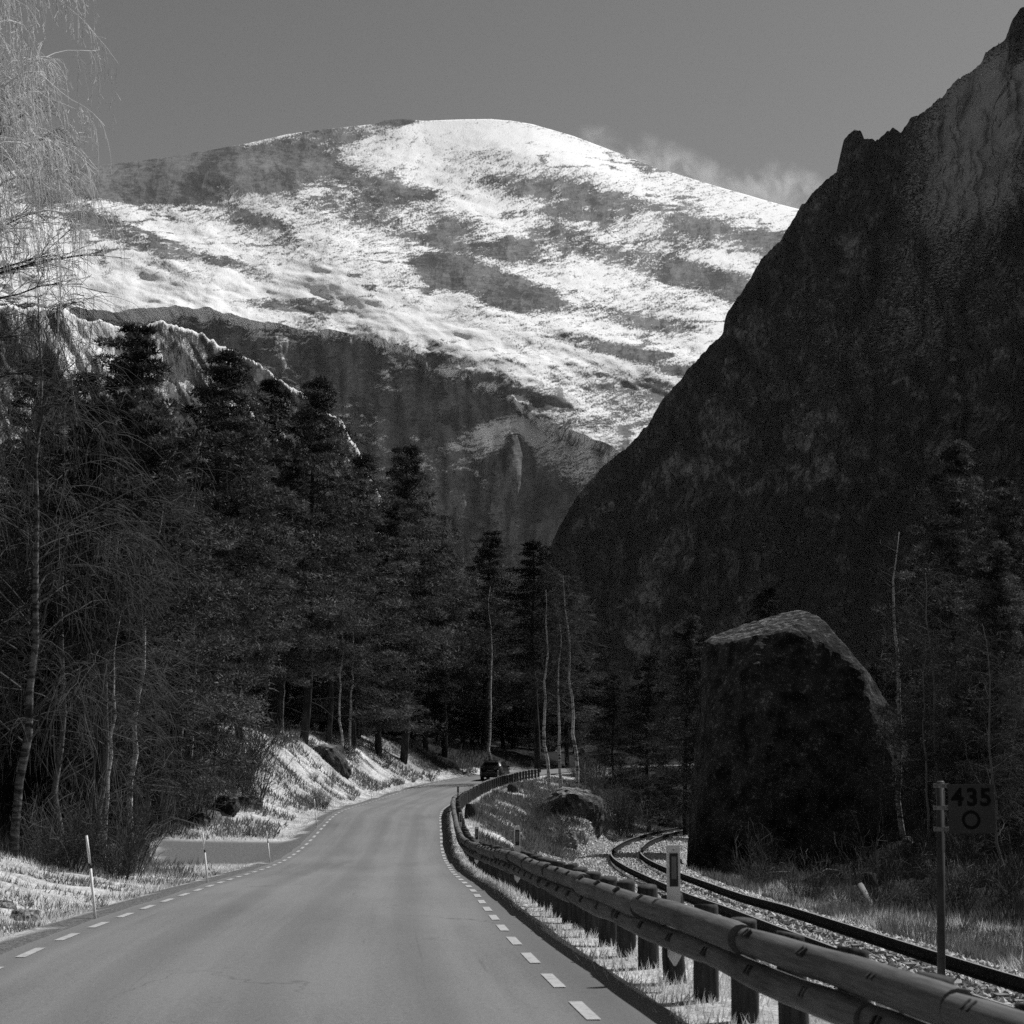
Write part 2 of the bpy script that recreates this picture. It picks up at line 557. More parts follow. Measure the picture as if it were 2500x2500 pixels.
def rock_mat(name, lo, hi, top, scale, topamt=.75, lichen=.35):
    m, nt, p = new_mat(name, .92, .15)
    v = coords(nt)
    big = noise(nt, v, scale, 6, .65)
    col = ramp(nt, big, [(.38, lo), (.62, hi)])
    spots = noise(nt, v, scale * 4.5, 5, .72)
    col = mixc(nt, mathn(nt, 'MULTIPLY', ramp(nt, spots, [(.56, 0), (.64, 1)]), mathn(nt, 'MULTIPLY', ramp(nt, big, [(.40, 0), (.6, 1)]), lichen)), col, top * .75)
    g = nt.nodes.new('ShaderNodeNewGeometry')
    sx = nt.nodes.new('ShaderNodeSeparateXYZ')
    nt.links.new(g.outputs['Normal'], sx.inputs[0])
    mn = noise(nt, v, scale * 3.2, 6, .75)
    up = mathn(nt, 'ADD', sx.outputs[2], mathn(nt, 'MULTIPLY', mathn(nt, 'SUBTRACT', mn, .5), 1.2))
    col = mixc(nt, mathn(nt, 'MULTIPLY', ramp(nt, up, [(topamt, 0), (min(topamt + .25, 1), 1)]), .5), col, top)  # upward faces paler: moss and sunlit tops put into the colour
    nt.links.new(col, p.inputs['Base Color'])
    fin = noise(nt, v, scale * 9, 6, .7)
    bump(nt, p, mathn(nt, 'ADD', big, mathn(nt, 'MULTIPLY', fin, .35)), 1.0, .5 / scale)
    return m
M['rock_dark'] = rock_mat('mossy_rock', .012, .07, .36, .9, .97, 1.0)
M['rock_mid'] = rock_mat('grey_rock', .02, .10, .5, 1.1, .85, .5)
M['rock_pale'] = rock_mat('pale_rock', .06, .30, .5, 2.0, .85, .4)

def rock_face(nt, sc, stops, stretch=.6, grain=(1, .12, 1)):
    """fractured rock: blocks of differing tone, dark joints, weather streaks, grit; returns colour and height"""
    uv = coords(nt, 'UV')
    nz = nt.nodes.new('ShaderNodeTexNoise'); nz.inputs['Scale'].default_value = 2.2 * sc; nz.inputs['Detail'].default_value = 4
    nt.links.new(uv, nz.inputs['Vector'])
    sc_ = nt.nodes.new('ShaderNodeVectorMath'); sc_.operation = 'SCALE'; sc_.inputs['Scale'].default_value = .55 / sc
    nt.links.new(nz.outputs[1], sc_.inputs[0])
    ad = nt.nodes.new('ShaderNodeVectorMath'); ad.operation = 'ADD'
    nt.links.new(uv, ad.inputs[0]); nt.links.new(sc_.outputs[0], ad.inputs[1])
    mp = nt.nodes.new('ShaderNodeMapping'); mp.inputs['Scale'].default_value = (1, stretch, 1); mp.inputs['Rotation'].default_value = (0, 0, .12)
    nt.links.new(ad.outputs[0], mp.inputs[0])
    def vor(feature, scale):
        v = nt.nodes.new('ShaderNodeTexVoronoi'); v.feature = feature; v.inputs['Scale'].default_value = scale
        nt.links.new(mp.outputs[0], v.inputs['Vector'])
        return v
    cell = vor('F1', 2.2 * sc); cell2 = vor('F1', 6.5 * sc)
    e1 = vor('DISTANCE_TO_EDGE', 2.2 * sc); e2 = vor('DISTANCE_TO_EDGE', 6.5 * sc)
    def red(v):
        q = nt.nodes.new('ShaderNodeSeparateColor'); nt.links.new(v.outputs['Color'], q.inputs[0]); return q.outputs[0]
    streak = noise(nt, coords(nt, 'UV', grain), 9.0 * sc, 5, .65, .4)
    grit = noise(nt, coords(nt, 'UV', (1, .8, 1)), 17.0 * sc, 6, .72)
    big = noise(nt, uv, .55 * sc, 5, .6)
    val = mathn(nt, 'ADD', mathn(nt, 'MULTIPLY', red(cell), .16), mathn(nt, 'MULTIPLY', red(cell2), .12))
    val = mathn(nt, 'ADD', val, mathn(nt, 'MULTIPLY', streak, .55))
    val = mathn(nt, 'ADD', val, mathn(nt, 'MULTIPLY', grit, .65))
    val = mathn(nt, 'ADD', val, mathn(nt, 'MULTIPLY', big, .75))
    jo = mathn(nt, 'MULTIPLY', ramp(nt, e1.outputs['Distance'], [(0, .35), (.06, 1)]), ramp(nt, e2.outputs['Distance'], [(0, .6), (.05, 1)]))
    val = mathn(nt, 'SUBTRACT', val, .62)
    return val, jo, mathn(nt, 'ADD', mathn(nt, 'MULTIPLY', grit, .6), mathn(nt, 'ADD', mathn(nt, 'MULTIPLY', streak, .5), mathn(nt, 'MULTIPLY', jo, .25)))

def times(nt, col, f):
    n = nt.nodes.new('ShaderNodeMix'); n.data_type = 'RGBA'; n.blend_type = 'MULTIPLY'; n.inputs[0].default_value = 1.0
    nt.links.new(col, n.inputs[6]); nt.links.new(f, n.inputs[7])
    return n.outputs[2]

def snow_mountain_mat(name, rock_lo, rock_hi, snow, sx=1.0, vert=False, rs=1.6, joints=True):
    """bare rock, on the dome also painted shade, and snow mixed by the vertex attribute 'snow' plus fine noise along the fall line"""
    m, nt, p = new_mat(name, .9, .1)
    rot = (0, 0, 0) if vert else (0, 0, math.radians(-15))
    st = (1, .22, 1) if vert else (.34, 1, 1)
    v = coords(nt, 'UV', (1, 1, 1), rot)
    mp = nt.nodes.new('ShaderNodeMapping'); mp.inputs['Scale'].default_value = st
    nt.links.new(v, mp.inputs[0])
    n1 = noise(nt, mp.outputs[0], 2.4 * sx, 6, .65, .6)
    n2 = noise(nt, mp.outputs[0], 12.0 * sx, 6, .68, .4)
    n3 = noise(nt, coords(nt, 'UV'), 22.0 * sx, 5, .7)
    f = mathn(nt, 'ADD', mathn(nt, 'MULTIPLY', n1, .55), mathn(nt, 'MULTIPLY', n2, 1.35))
    f = mathn(nt, 'ADD', f, mathn(nt, 'MULTIPLY', n3, 1.3))
    f = mathn(nt, 'ADD', f, mathn(nt, 'MULTIPLY', attr(nt, 'snow'), .95))
    f = mathn(nt, 'SUBTRACT', f, 1.56)
    sn = ramp(nt, f, [(.40, 0), (.70, 1)])
    val, jo, ht = rock_face(nt, rs, None, .6, (1, .12, 1) if joints else (.3, 1, 1))
    rk = ramp(nt, val, [(.36, rock_lo), (.52, (rock_lo + rock_hi) / 2), (.7, rock_hi)])
    if joints:
        rk = times(nt, rk, jo)
    nt.links.new(mixc(nt, sn, rk, snow), p.inputs['Base Color'])
    bump(nt, p, mathn(nt, 'ADD', n2, mathn(nt, 'MULTIPLY', n3, .5)), .45, 10.0)
    return m
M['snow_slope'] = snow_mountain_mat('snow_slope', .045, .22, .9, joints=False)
M['cliff'] = snow_mountain_mat('cliff_rock', .02, .13, .9, 1.6, True)
M['spur'] = snow_mountain_mat('spur_rock', .05, .17, .8, 1.6, False)

def dark_mountain_mat():
    m, nt, p = new_mat('dark_mountain', .95, .1)
    val, jo, ht = rock_face(nt, 2.6, None, .5)
    c = mathn(nt, 'ADD', val, mathn(nt, 'MULTIPLY', mathn(nt, 'SUBTRACT', attr(nt, 'bare'), .5), .32))
    col = times(nt, ramp(nt, c, [(.40, .045), (.50, .12), (.58, .27), (.70, .60)]), jo)
    for (st_, rot_, sc_, w_) in (((1, .22, 1), .55, 5.0, .7), ((1, .28, 1), -.25, 8.0, .6), ((.3, 1, 1), -.5, 9.0, .45)):
        mp_ = nt.nodes.new('ShaderNodeMapping'); mp_.inputs['Scale'].default_value = st_
        nt.links.new(coords(nt, 'UV', (1, 1, 1), (0, 0, rot_)), mp_.inputs[0])
        ln = noise(nt, mp_.outputs[0], sc_, 5, .6, .6)
        rid = nt.nodes.new('ShaderNodeMath'); rid.operation = 'ABSOLUTE'
        nt.links.new(mathn(nt, 'SUBTRACT', ln, .5), rid.inputs[0])
        col = times(nt, col, ramp(nt, rid.outputs[0], [(0, 1 - w_), (.028, 1)]))
    sp = noise(nt, coords(nt, 'UV', (1, 1.7, 1)), 30.0, 5, .75)
    col = mixc(nt, ramp(nt, sp, [(.64, 0), (.72, .55)]), col, .34)
    dn = noise(nt, coords(nt, 'UV', (.7, 1.8, 1), (0, 0, .35)), 14.0, 6, .75)
    d = ramp(nt, mathn(nt, 'ADD', mathn(nt, 'SUBTRACT', mathn(nt, 'ADD', mathn(nt, 'MULTIPLY', dn, 1.7), mathn(nt, 'MULTIPLY', sp, 1.7)), .59), mathn(nt, 'MULTIPLY', mathn(nt, 'SUBTRACT', attr(nt, 'snow'), 1.0), .75)), [(.66, 0), (.78, 1)])
    col = mixc(nt, d, col, .8)
    nt.links.new(col, p.inputs['Base Color'])
    bump(nt, p, mathn(nt, 'ADD', ht, mathn(nt, 'MULTIPLY', sp, .3)), 1.0, 12.0)
    return m
M['dark_mountain'] = dark_mountain_mat()
#@@PART2

# ================================================================ the setting
def graded(lo, hi, step, far_lo, far_hi, g=1.16):
    mid = list(np.arange(lo, hi + 1e-6, step))
    a, s, left = lo, step, []
    while a > far_lo:
        s *= g; a -= s; left.append(a)
    a, s, right = hi, step, []
    while a < far_hi:
        s *= g; a += s; right.append(a)
    return np.array(left[::-1] + mid + right)

wood_edge = Curve([-30, 15, 25, 35, 46, 60, 70, 80, 100, 150, 210], [9, 9, 7.8, 6.6, 6.5, 7.0, 5.0, 5.0, 11, 12, 10])
def build_ground():
    xs = graded(-26, 24, .36, -4200, 4200)
    ys = graded(4, 165, .42, -120, 5200)
    X, Y = np.meshgrid(xs, ys)
    Z = ground_z(X, Y)
    yc = np.clip(Y, -30, 205)
    a = (X - road_x(yc)) * np.cos(road_head(yc))
    d = -a - HW - .5
    f = X - track_x(np.clip(Y, -20, 190))
    nz = fbm(X * .5, Y * .5, 1.7, 4)
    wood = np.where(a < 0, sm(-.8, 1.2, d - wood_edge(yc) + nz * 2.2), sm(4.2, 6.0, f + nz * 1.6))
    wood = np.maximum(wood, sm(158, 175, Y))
    lay = sm(52, 54, Y) * (1 - sm(65, 67.5, Y)) * (1 - sm(4.2, 5.0, d + .8 * nz - .16 * (Y - 58))) * (a < 0)
    lay = np.where(Y < 57, lay * sm(0, 1.6, (Y - 50.5) - .0 + (3.2 - d) * .9 + nz), lay)
    lay = lay * (np.abs(Z - road_z(yc)) < .4)
    grav = np.maximum(lay, (d < .28 + .3 * nz) * (a < 0) * 1.0)
    grav = np.maximum(grav, (np.abs(f) < 2.9) * (Y < 190) * .9 * (a > 0))
    grav = np.maximum(grav, ((a > HW + .2) & (a < HW + asph_r(yc) + .02 + .15 * nz)) * .45)
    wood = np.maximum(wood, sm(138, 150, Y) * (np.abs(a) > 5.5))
    ny, nx = X.shape
    I = np.arange(ny * nx).reshape(ny, nx)
    Fq = np.stack([I[:-1, :-1], I[:-1, 1:], I[1:, 1:], I[1:, :-1]], -1).reshape(-1, 4)
    V = np.stack([X, Y, Z], -1).reshape(-1, 3)
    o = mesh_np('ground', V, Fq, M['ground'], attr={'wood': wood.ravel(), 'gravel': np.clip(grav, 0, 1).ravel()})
    tag(o, kind='structure')
    return o
build_ground()

def build_road():
    ys = np.concatenate([np.arange(-25, 170, .7), np.arange(170, 222, 2)])
    lat = np.array([-1, -.7, -.35, 0, .35, .7, 1.0])
    V, UV, s = [], [], 0.0
    P0 = road_pt(ys, 0)
    S = np.concatenate([[0], np.cumsum(np.linalg.norm(np.diff(P0, axis=0), axis=1))])
    wob_l = .10 * fbm(ys * .6, 0.3, 2.0, 3); wob_r = .14 * fbm(ys * .7, 4.3, 1.0, 3)
    for i, y in enumerate(ys):
        le, re = -HW - .28 + wob_l[i], HW + float(asph_r(y)) + wob_r[i]
        for t in lat:
            a = le if t == -1 else re if t == 1 else t * HW
            p = road_pt(y, a)
            crown = .03 * (1 - (a / HW) ** 2)
            V.append((p[0], p[1], p[2] + max(crown, -.03)))
            UV.append((a, S[i]))
    n = len(lat)
    I = np.arange(len(ys) * n).reshape(len(ys), n)
    Fq = np.stack([I[:-1, :-1], I[:-1, 1:], I[1:, 1:], I[1:, :-1]], -1).reshape(-1, 4)
    o = mesh_np('road', V, Fq, M['asphalt'], uv=UV)
    tag(o, kind='structure')
    # painted dashes, one object each
    for side, s0, y0 in ((-1, 5.198, 12.677), (1, 1.933, 12.677)):
        yy = np.arange(-20, 172, .05)
        E = road_pt(yy, side * HW)
        L = np.concatenate([[0], np.cumsum(np.linalg.norm(np.diff(E, axis=0), axis=1))])
        start = road_pt(y0, side * HW)
        L0 = float(np.interp(start[1], E[:, 1], L))
        for k in range(-4, 78):
            c = L0 + s0 + 2.0 * k
            q = np.interp(np.linspace(c - .52, c + .52, 5), L, yy)
            vs = []
            for t in q:
                for a in (-.055, .055):
                    p = road_pt(t, side * HW + a)
                    vs.append((p[0], p[1], p[2] + .006))
            fs = [(2 * i, 2 * i + 1, 2 * i + 3, 2 * i + 2) for i in range(4)]
            MB().add(vs, fs).build('edge_dash', M['paint'], o)
build_road()

# ---------------------------------------------------------------- mountains
def line(pts):
    p = np.array(pts, float)
    return lambda u: np.interp(u, p[:, 0], p[:, 1])

def smooth1(a, n):
    k = np.hanning(n + 2)[1:-1]; k /= k.sum()
    return np.convolve(np.pad(a, (n // 2, n // 2), mode='edge'), k, mode='valid')

def sheet(name, us, rows, mat, snow, disp, bare=None, back_rows=((400, 60), (1200, 500)), uvs=100.0):
    """a mountain face: rows = list of (row function of u, distance function of u) from foot to crest"""
    Vv, Uv = [], []
    for pyf, df in rows:
        Vv.append(back(us, pyf, df)); Uv.append(np.stack([us, -pyf], -1) / uvs)
    A, U = np.array(Vv), np.array(Uv)
    A = disp(A, U)
    top = A[-1]
    for dy, dz in back_rows:
        r = top.copy(); r[:, 1] += dy; r[:, 2] -= dz
        A = np.concatenate([A, r[None]]); U = np.concatenate([U, U[-1:] + [0, dy / 400.0]])
    nv, nu = A.shape[:2]
    I = np.arange(nv * nu).reshape(nv, nu)
    Fq = np.stack([I[:-1, :-1], I[:-1, 1:], I[1:, 1:], I[1:, :-1]], -1).reshape(-1, 4)
    # steepness from the finished surface
    gu = np.gradient(A, axis=1); gv = np.gradient(A, axis=0)
    nn = np.cross(gu, gv); nn /= np.linalg.norm(nn, axis=2, keepdims=True) + 1e-9
    at = {'snow': snow(U, np.abs(nn[..., 2])).ravel()}
    if bare is not None:
        at['bare'] = bare(U).ravel()
    o = mesh_np(name, A.reshape(-1, 3), Fq, mat, uv=U.reshape(-1, 2), attr=at)
    tag(o, kind='structure')
    return o

def blob(U, cx, cy, rx, ry, ang=0.0, soft=.35):
    """soft ellipse in frame pixels, 0..1"""
    x, y = U[..., 0] * 100 - cx, -U[..., 1] * 100 - cy
    c, s = math.cos(math.radians(ang)), math.sin(math.radians(ang))
    a, b = (x * c + y * s) / rx, (-x * s + y * c) / ry
    return 1 - sm(1 - soft, 1 + soft, np.sqrt(a * a + b * b))

def build_snow_mountain():
    us = np.arange(-260, 2420, 4.5)
    skyl = line([(-300, 470), (0, 425), (120, 402), (195, 400), (270, 402), (400, 386), (520, 366), (600, 350), (700, 326), (800, 312), (880, 304),
                 (915, 300), (940, 289), (985, 288), (1030, 293), (1100, 291), (1200, 291), (1250, 297), (1300, 305), (1400, 335), (1500, 372), (1600, 411), (1700, 441), (1800, 471),
                 (1900, 500), (1960, 516), (2100, 560), (2420, 640)])(us)
    sky_s = smooth1(skyl, 31); sky_n = skyl - sky_s
    rim = line([(-300, 760), (0, 770), (300, 780), (430, 772), (520, 766), (640, 800), (760, 812), (860, 822), (960, 848), (1060, 902), (1150, 932),
                (1235, 962), (1262, 1000), (1300, 1030), (1400, 1075), (1460, 1100), (1520, 1130), (1700, 1200), (2420, 1300)])(us)
    rim_n = 16 * fbm(us / 30.0, 1.3, 0, 5, .6)
    rim_s, rim = smooth1(rim, 75), rim + rim_n
    foot = line([(-300, 1860), (2420, 1860)])(us)
    rows = []
    for t in np.linspace(0, 1, 120) ** .6:                       # the cliffs
        steep = 3900 + 440 * t ** 1.2
        gentle = 3500 + 840 * t                            # to the right the wall eases into a stepped slope
        k = sm(1130, 1700, us)
        rows.append((foot + (rim_s - foot) * t + (rim - rim_s) * t ** 8, steep * (1 - k) + gentle * k))
    for t in np.linspace(0, 1, 190)[1:]:                   # the snow dome
        v = t ** .92
        rows.append((rim_s + (sky_s - rim_s) * v + sky_n * v ** 14 + (rim - rim_s) * max(0, 1 - v * 9) ** 2, 4340 + 900 * v + 2300 * v ** 2.6))
    def disp(A, U):
        nv = A.shape[0]
        t = np.linspace(0, 1, nv)[:, None]
        cl = (np.arange(nv) < 120)[:, None] * 1.0
        u, v = U[..., 0], U[..., 1]
        c, s = math.cos(math.radians(-24)), math.sin(math.radians(-24))
        a, b = u * c - v * s, u * s + v * c                # a runs along the streaks, b across
        a, b = u * math.cos(.27) - v * math.sin(.27), u * math.sin(.27) + v * math.cos(.27)
        n = fbm(a * .13, b * .38, 2.0, 5, .42) * 190 + fbm(a * .6, b * 1.7, 6.0, 5, .55, True) * 13
        n = n + fbm(a * 2.6, b * 6.5, 9.0, 3, .55) * 7
        w = fbm(u * 1.6, v * .35, 4.0, 4, .5, True) * 60 + fbm(u * 6, v * 1.2, 7.0, 3, .5) * 10   # gullies in the wall
        edge = np.minimum(1, (nv - 1 - np.arange(nv)) / 25.0)[:, None]
        A = A.copy()
        A[..., 1] += n * (1 - cl) * (.15 + .85 * edge) + w * cl
        A[..., 2] += fbm(u * 1.2, v * 3, 3.0, 3) * 8 * (1 - cl) * (.25 + .75 * edge)
        return A
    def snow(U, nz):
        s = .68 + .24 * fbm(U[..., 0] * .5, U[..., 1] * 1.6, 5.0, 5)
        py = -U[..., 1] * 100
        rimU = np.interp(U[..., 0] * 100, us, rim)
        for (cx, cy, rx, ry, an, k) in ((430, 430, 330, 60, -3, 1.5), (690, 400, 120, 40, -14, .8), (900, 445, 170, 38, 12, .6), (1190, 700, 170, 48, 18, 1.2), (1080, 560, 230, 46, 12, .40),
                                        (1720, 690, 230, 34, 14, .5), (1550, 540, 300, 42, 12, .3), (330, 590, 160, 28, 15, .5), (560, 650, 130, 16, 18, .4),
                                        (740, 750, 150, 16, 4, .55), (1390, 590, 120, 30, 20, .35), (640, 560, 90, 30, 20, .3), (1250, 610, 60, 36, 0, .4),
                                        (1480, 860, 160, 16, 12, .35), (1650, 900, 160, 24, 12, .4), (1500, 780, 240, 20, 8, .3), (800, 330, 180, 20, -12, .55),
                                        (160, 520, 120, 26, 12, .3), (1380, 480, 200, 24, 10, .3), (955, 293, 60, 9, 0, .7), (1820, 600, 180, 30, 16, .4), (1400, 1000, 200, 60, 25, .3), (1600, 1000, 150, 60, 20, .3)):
            s = s - k * blob(U, cx, cy, rx, ry, an, .4) * (.8 + .8 * fbm(U[..., 0] * .9, U[..., 1] * 2.6, 1.0, 4))  # snow cut by ellipses; the broad ones paint shaded snow as bare rock
        for (cx, cy, rx, ry, an, k) in ((1150, 860, 330, 40, 22, .25), (1320, 370, 260, 40, 14, .3), (700, 690, 300, 60, 18, .2), (300, 700, 300, 50, 14, .25)):
            s = s + k * blob(U, cx, cy, rx, ry, an, .5)
        below = sm(-6, 22, py - rimU + 14 * fbm(U[..., 0] * 3, U[..., 1] * .4, 2.0, 3))
        right = sm(1230, 1300, U[..., 0] * 100)
        s = s * (1 - below) + below * ((.12 + .12 * sm(60, 0, py - rimU)) * (1 - right) + right * (.66 - .22 * sm(0, 120, py - rimU) - .75 * sm(70, 190, py - rimU)))
        led = sm(.25, .62, fbm(U[..., 0] * 1.1 + U[..., 1] * .8, U[..., 1] * 4.5, 6.0, 4, .55, True))
        s = s + below * (1 - right) * .42 * led * sm(-.3, .5, fbm(U[..., 0] * .6, U[..., 1] * .8, 3.0, 3))
        s = s + below * .62 * blob(U, 1215, 1060, 98, 36, -8, .6) + below * .3 * blob(U, 1150, 1120, 50, 12, -20, .6) - below * .9 * blob(U, 1262, 1140, 34, 80, 0, .5)
        rib = sm(.30, .70, fbm(U[..., 0] * .8 + U[..., 1] * .25, U[..., 1] * 3.6, 12.0, 5, .55, True)) * sm(-.35, .4, fbm(U[..., 0] * .35, U[..., 1] * .7, 2.5, 3))
        s = s - .42 * rib * (1 - below) * sm(300, 420, py)
        s = s - .25 * sm(.55, .25, nz) * (1 - below)
        return np.clip(s, -.5, 1.15)
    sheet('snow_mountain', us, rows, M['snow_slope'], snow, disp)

def build_left_ridge():
    us = np.arange(-260, 960, 3.6)
    sk = line([(-300, 735), (70, 751), (140, 749), (233, 784), (326, 798), (396, 788), (466, 805), (526, 830), (582, 863), (652, 905), (722, 947), (780, 990),
               (829, 1026), (868, 1082), (895, 1150), (922, 1195), (960, 1290)])(us)
    sk = sk + 17 * fbm(us / 26.0, 7.7, 0, 5, .65)
    sk_s = smooth1(sk, 25); sk_n = sk - sk_s
    foot = np.full_like(us, 1860.0)
    dist_top = np.interp(us, [-260, 400, 960], [2750, 3250, 3650])
    rows = [(foot + (sk_s - foot) * t + sk_n * t ** 9, dist_top - 330 * (1 - t) ** .9) for t in np.linspace(0, 1, 170) ** .7]
    def disp(A, U):
        u, v = U[..., 0], U[..., 1]
        nv = A.shape[0]
        edge = np.minimum(1, (nv - 1 - np.arange(nv)) / 14.0)[:, None]
        A = A.copy()
        a, b = u * math.cos(.5) + v * math.sin(.5), -u * math.sin(.5) + v * math.cos(.5)
        A[..., 1] += (fbm(a * 1.7, b * .45, 1.0, 4, .5, True) * 42 + fbm(a * 6, b * 1.6, 4.0, 3, .5) * 8) * (.2 + .8 * edge)
        return A
    def snow(U, nz):
        py = -U[..., 1] * 100; px = U[..., 0] * 100
        skU = np.interp(px, us, sk)
        d = py - skU
        s = .36 + .34 * fbm(U[..., 0] * 1.8, U[..., 1] * .5, 8.0, 5) + .5 * sm(14, 0, d) - .12 * sm(60, 200, d)
        s = s + .25 * blob(U, 215, 860, 90, 110, 0, .6) + .25 * blob(U, 390, 870, 110, 26, 55, .6) + .2 * blob(U, 560, 960, 170, 45, 40, .6)
        s = s - .25 * blob(U, 640, 900, 60, 30, 40, .5) - .2 * blob(U, 110, 840, 60, 90, 0, .5)
        return np.clip(s, 0, 1.1)
    sheet('rock_ridge', us, rows, M['cliff'], snow, disp, back_rows=((60, 10), (300, 160), (700, 500)))

def build_dark_mountain():
    us = np.concatenate([np.arange(1240, 2540, 3.6), np.arange(2540, 3500, 12)])
    sk = line([(1240, 1560), (1330, 1380), (1350, 1320), (1365, 1285), (1410, 1212), (1470, 1142), (1530, 1092), (1580, 1040), (1612, 985), (1640, 950), (1700, 880), (1740, 838),
               (1768, 812), (1774, 772), (1800, 730), (1812, 716), (1850, 650), (1900, 592), (1925, 556), (1950, 512), (2000, 455), (2050, 412), (2054, 370), (2062, 335), (2084, 318),
               (2104, 318), (2110, 338), (2140, 342), (2170, 318), (2186, 308), (2200, 318), (2225, 292), (2232, 286), (2250, 276), (2300, 236), (2340, 192), (2400, 152), (2405, 130), (2422, 116),
               (2440, 104), (2458, 98), (2466, 70), (2478, 40), (2492, 22), (2520, 18), (2600, -40), (2800, -160), (3100, -260), (3500, -300)])(us)
    sk = sk + 8 * fbm(us / 16.0, 3.3, 0, 5, .6) - 5 * np.abs(fbm(us / 4.0, 8.3, 0, 2))
    sk_s = smooth1(sk, 41); sk_n = sk - sk_s
    foot = line([(1240, 1800), (1500, 1800), (3500, 1790)])(us)
    dtop = np.interp(us, [1240, 1500, 2000, 2500, 3500], [2050, 1950, 1800, 1650, 1350])
    dfoot = np.interp(us, [1240, 1500, 2000, 2500, 3500], [1750, 1450, 1050, 780, 560])
    rows = []
    for t in np.linspace(0, 1, 230):
        # scree apron low down, wall above
        k = .55 * sm(0, .35, t) * (t < 2) + .45 * t
        rows.append((foot + (sk_s - foot) * t + sk_n * t ** 9, dfoot + (dtop - dfoot) * (.6 * t ** .8 + .4 * sm(.0, .42, t))))
    def disp(A, U):
        u, v = U[..., 0], U[..., 1]
        nv = A.shape[0]
        edge = np.minimum(1, (nv - 1 - np.arange(nv)) / 12.0)[:, None]
        A = A.copy()
        A[..., 1] += (fbm(u * .9, v * .5, 1.0, 6, .56, True) * 46 + fbm(u * 6, v * 4.5, 5.0, 3, .55, True) * 5) * (.15 + .85 * edge)
        A[..., 0] += fbm(u * 2.2, v * 1.6, 9.0, 4, .5) * 10 * (.15 + .85 * edge)
        return A
    def snow(U, nz):
        s = .05 + .12 * fbm(U[..., 0] * .8, U[..., 1] * .8, 2.0, 4)
        s = s + .80 * blob(U, 2400, 330, 190, 130, -45, .7) + .42 * blob(U, 2440, 200, 120, 80, -40, .6) + .30 * blob(U, 2380, 520, 220, 90, -40, .7) + .2 * blob(U, 2060, 430, 90, 20, -50, .6)
        s = s + .22 * blob(U, 2350, 760, 240, 90, -20, .8) + .12 * blob(U, 2000, 850, 300, 120, -45, .8) - .3 * blob(U, 2490, 370, 60, 40, 0, .5)
        return np.clip(s, 0, 1)
    def bare(U):
        px, py = U[..., 0] * 100, -U[..., 1] * 100
        b = .42 + .15 * fbm(U[..., 0] * .6, U[..., 1] * .35, 4.0, 4)
        for (cx, cy, rx, ry, an, k) in ((1780, 1040, 60, 40, -20, .5), (1700, 1130, 90, 40, -20, .5), (1900, 1180, 120, 20, -8, .4), (1660, 1330, 60, 60, 0, .4), (2010, 1080, 50, 90, 0, .35),
                                        (1950, 1050, 40, 50, 0, .4), (1590, 1480, 40, 120, 10, .5), (2090, 600, 60, 40, 60, .35), (1850, 780, 40, 60, 20, .3)):
            b = b + k * blob(U, cx, cy, rx, ry, an, .6)
        b = b - .35 * sm(1150, 1400, py + (px - 1700) * .0) * sm(1800, 2000, px)
        return np.clip(b, 0, 1)
    sheet('dark_mountain', us, rows, M['dark_mountain'], snow, disp, bare, back_rows=((60, 30), (400, 250), (900, 420)))
build_snow_mountain()
build_left_ridge()
build_dark_mountain()

# ================================================================ vegetation builders
def unit(a):
    return a / (np.linalg.norm(a, axis=-1, keepdims=True) + 1e-9)

def blades_np(P, D, L, W, rng, bend=0.0):
    """one slim triangle per blade"""
    n = len(P)
    side = unit(np.cross(D, unit(rng.normal(size=(n, 3)))))
    tip = P + D * L[:, None]
    if bend:
        tip = tip + rng.normal(size=(n, 3)) * (L * bend)[:, None]
    V = np.stack([P - side * W[:, None] / 2, P + side * W[:, None] / 2, tip], 1).reshape(-1, 3)
    return V, np.arange(3 * n).reshape(-1, 3)

def strands_np(P, R):
    """three sided thin tubes; P (m,k,3), R (m,k)"""
    m, k = P.shape[:2]
    T = unit(np.gradient(P, axis=1))
    ref = np.where(np.abs(T[..., 2:3]) > .9, np.array([1., 0, 0]), np.array([0, 0, 1.]))
    A = unit(np.cross(T, ref)); B = np.cross(T, A)
    V = np.stack([P + (A * math.cos(t) + B * math.sin(t)) * R[..., None] for t in (0.3, 2.39, 4.49)], 2)   # m,k,3,3
    I = np.arange(m * k * 3).reshape(m, k, 3)
    J = np.roll(I, -1, axis=2)
    Fq = np.stack([I[:, :-1], J[:, :-1], J[:, 1:], I[:, 1:]], -1).reshape(-1, 4)
    return V.reshape(-1, 3), Fq

def grow(P0, D0, L, k, droop, jit, rng):
    """paths of k points that start at P0 heading D0 and sag"""
    m = len(P0)
    out = [P0]; d = unit(D0)
    step = (np.asarray(L) / (k - 1)).reshape(-1, 1) * np.ones((m, 1))
    for i in range(k - 1):
        d = unit(d + rng.normal(size=(m, 3)) * jit + np.array([0, 0, -droop]))
        out.append(out[-1] + d * step)
    return np.stack(out, 1)

def along(paths, t):
    """point and direction at fraction t (m,) of each path row"""
    m, k = paths.shape[:2]
    f = np.clip(t, 0, .999) * (k - 1)
    i = f.astype(int); w = (f - i)[:, None]
    a, b = paths[np.arange(m), i], paths[np.arange(m), i + 1]
    return a * (1 - w) + b * w, unit(b - a)

def raw_mesh(name, V, Fc, mat, smooth=True):
    o = mesh_np(name, V, Fc, mat, None, smooth)
    me = o.data
    bpy.data.objects.remove(o)
    me.name = name
    return me

def join(parts):
    V, Fc, b = [], [], 0
    for v, f in parts:
        V.append(v); Fc.append(f + b); b += len(v)
    return np.concatenate(V), np.concatenate(Fc)

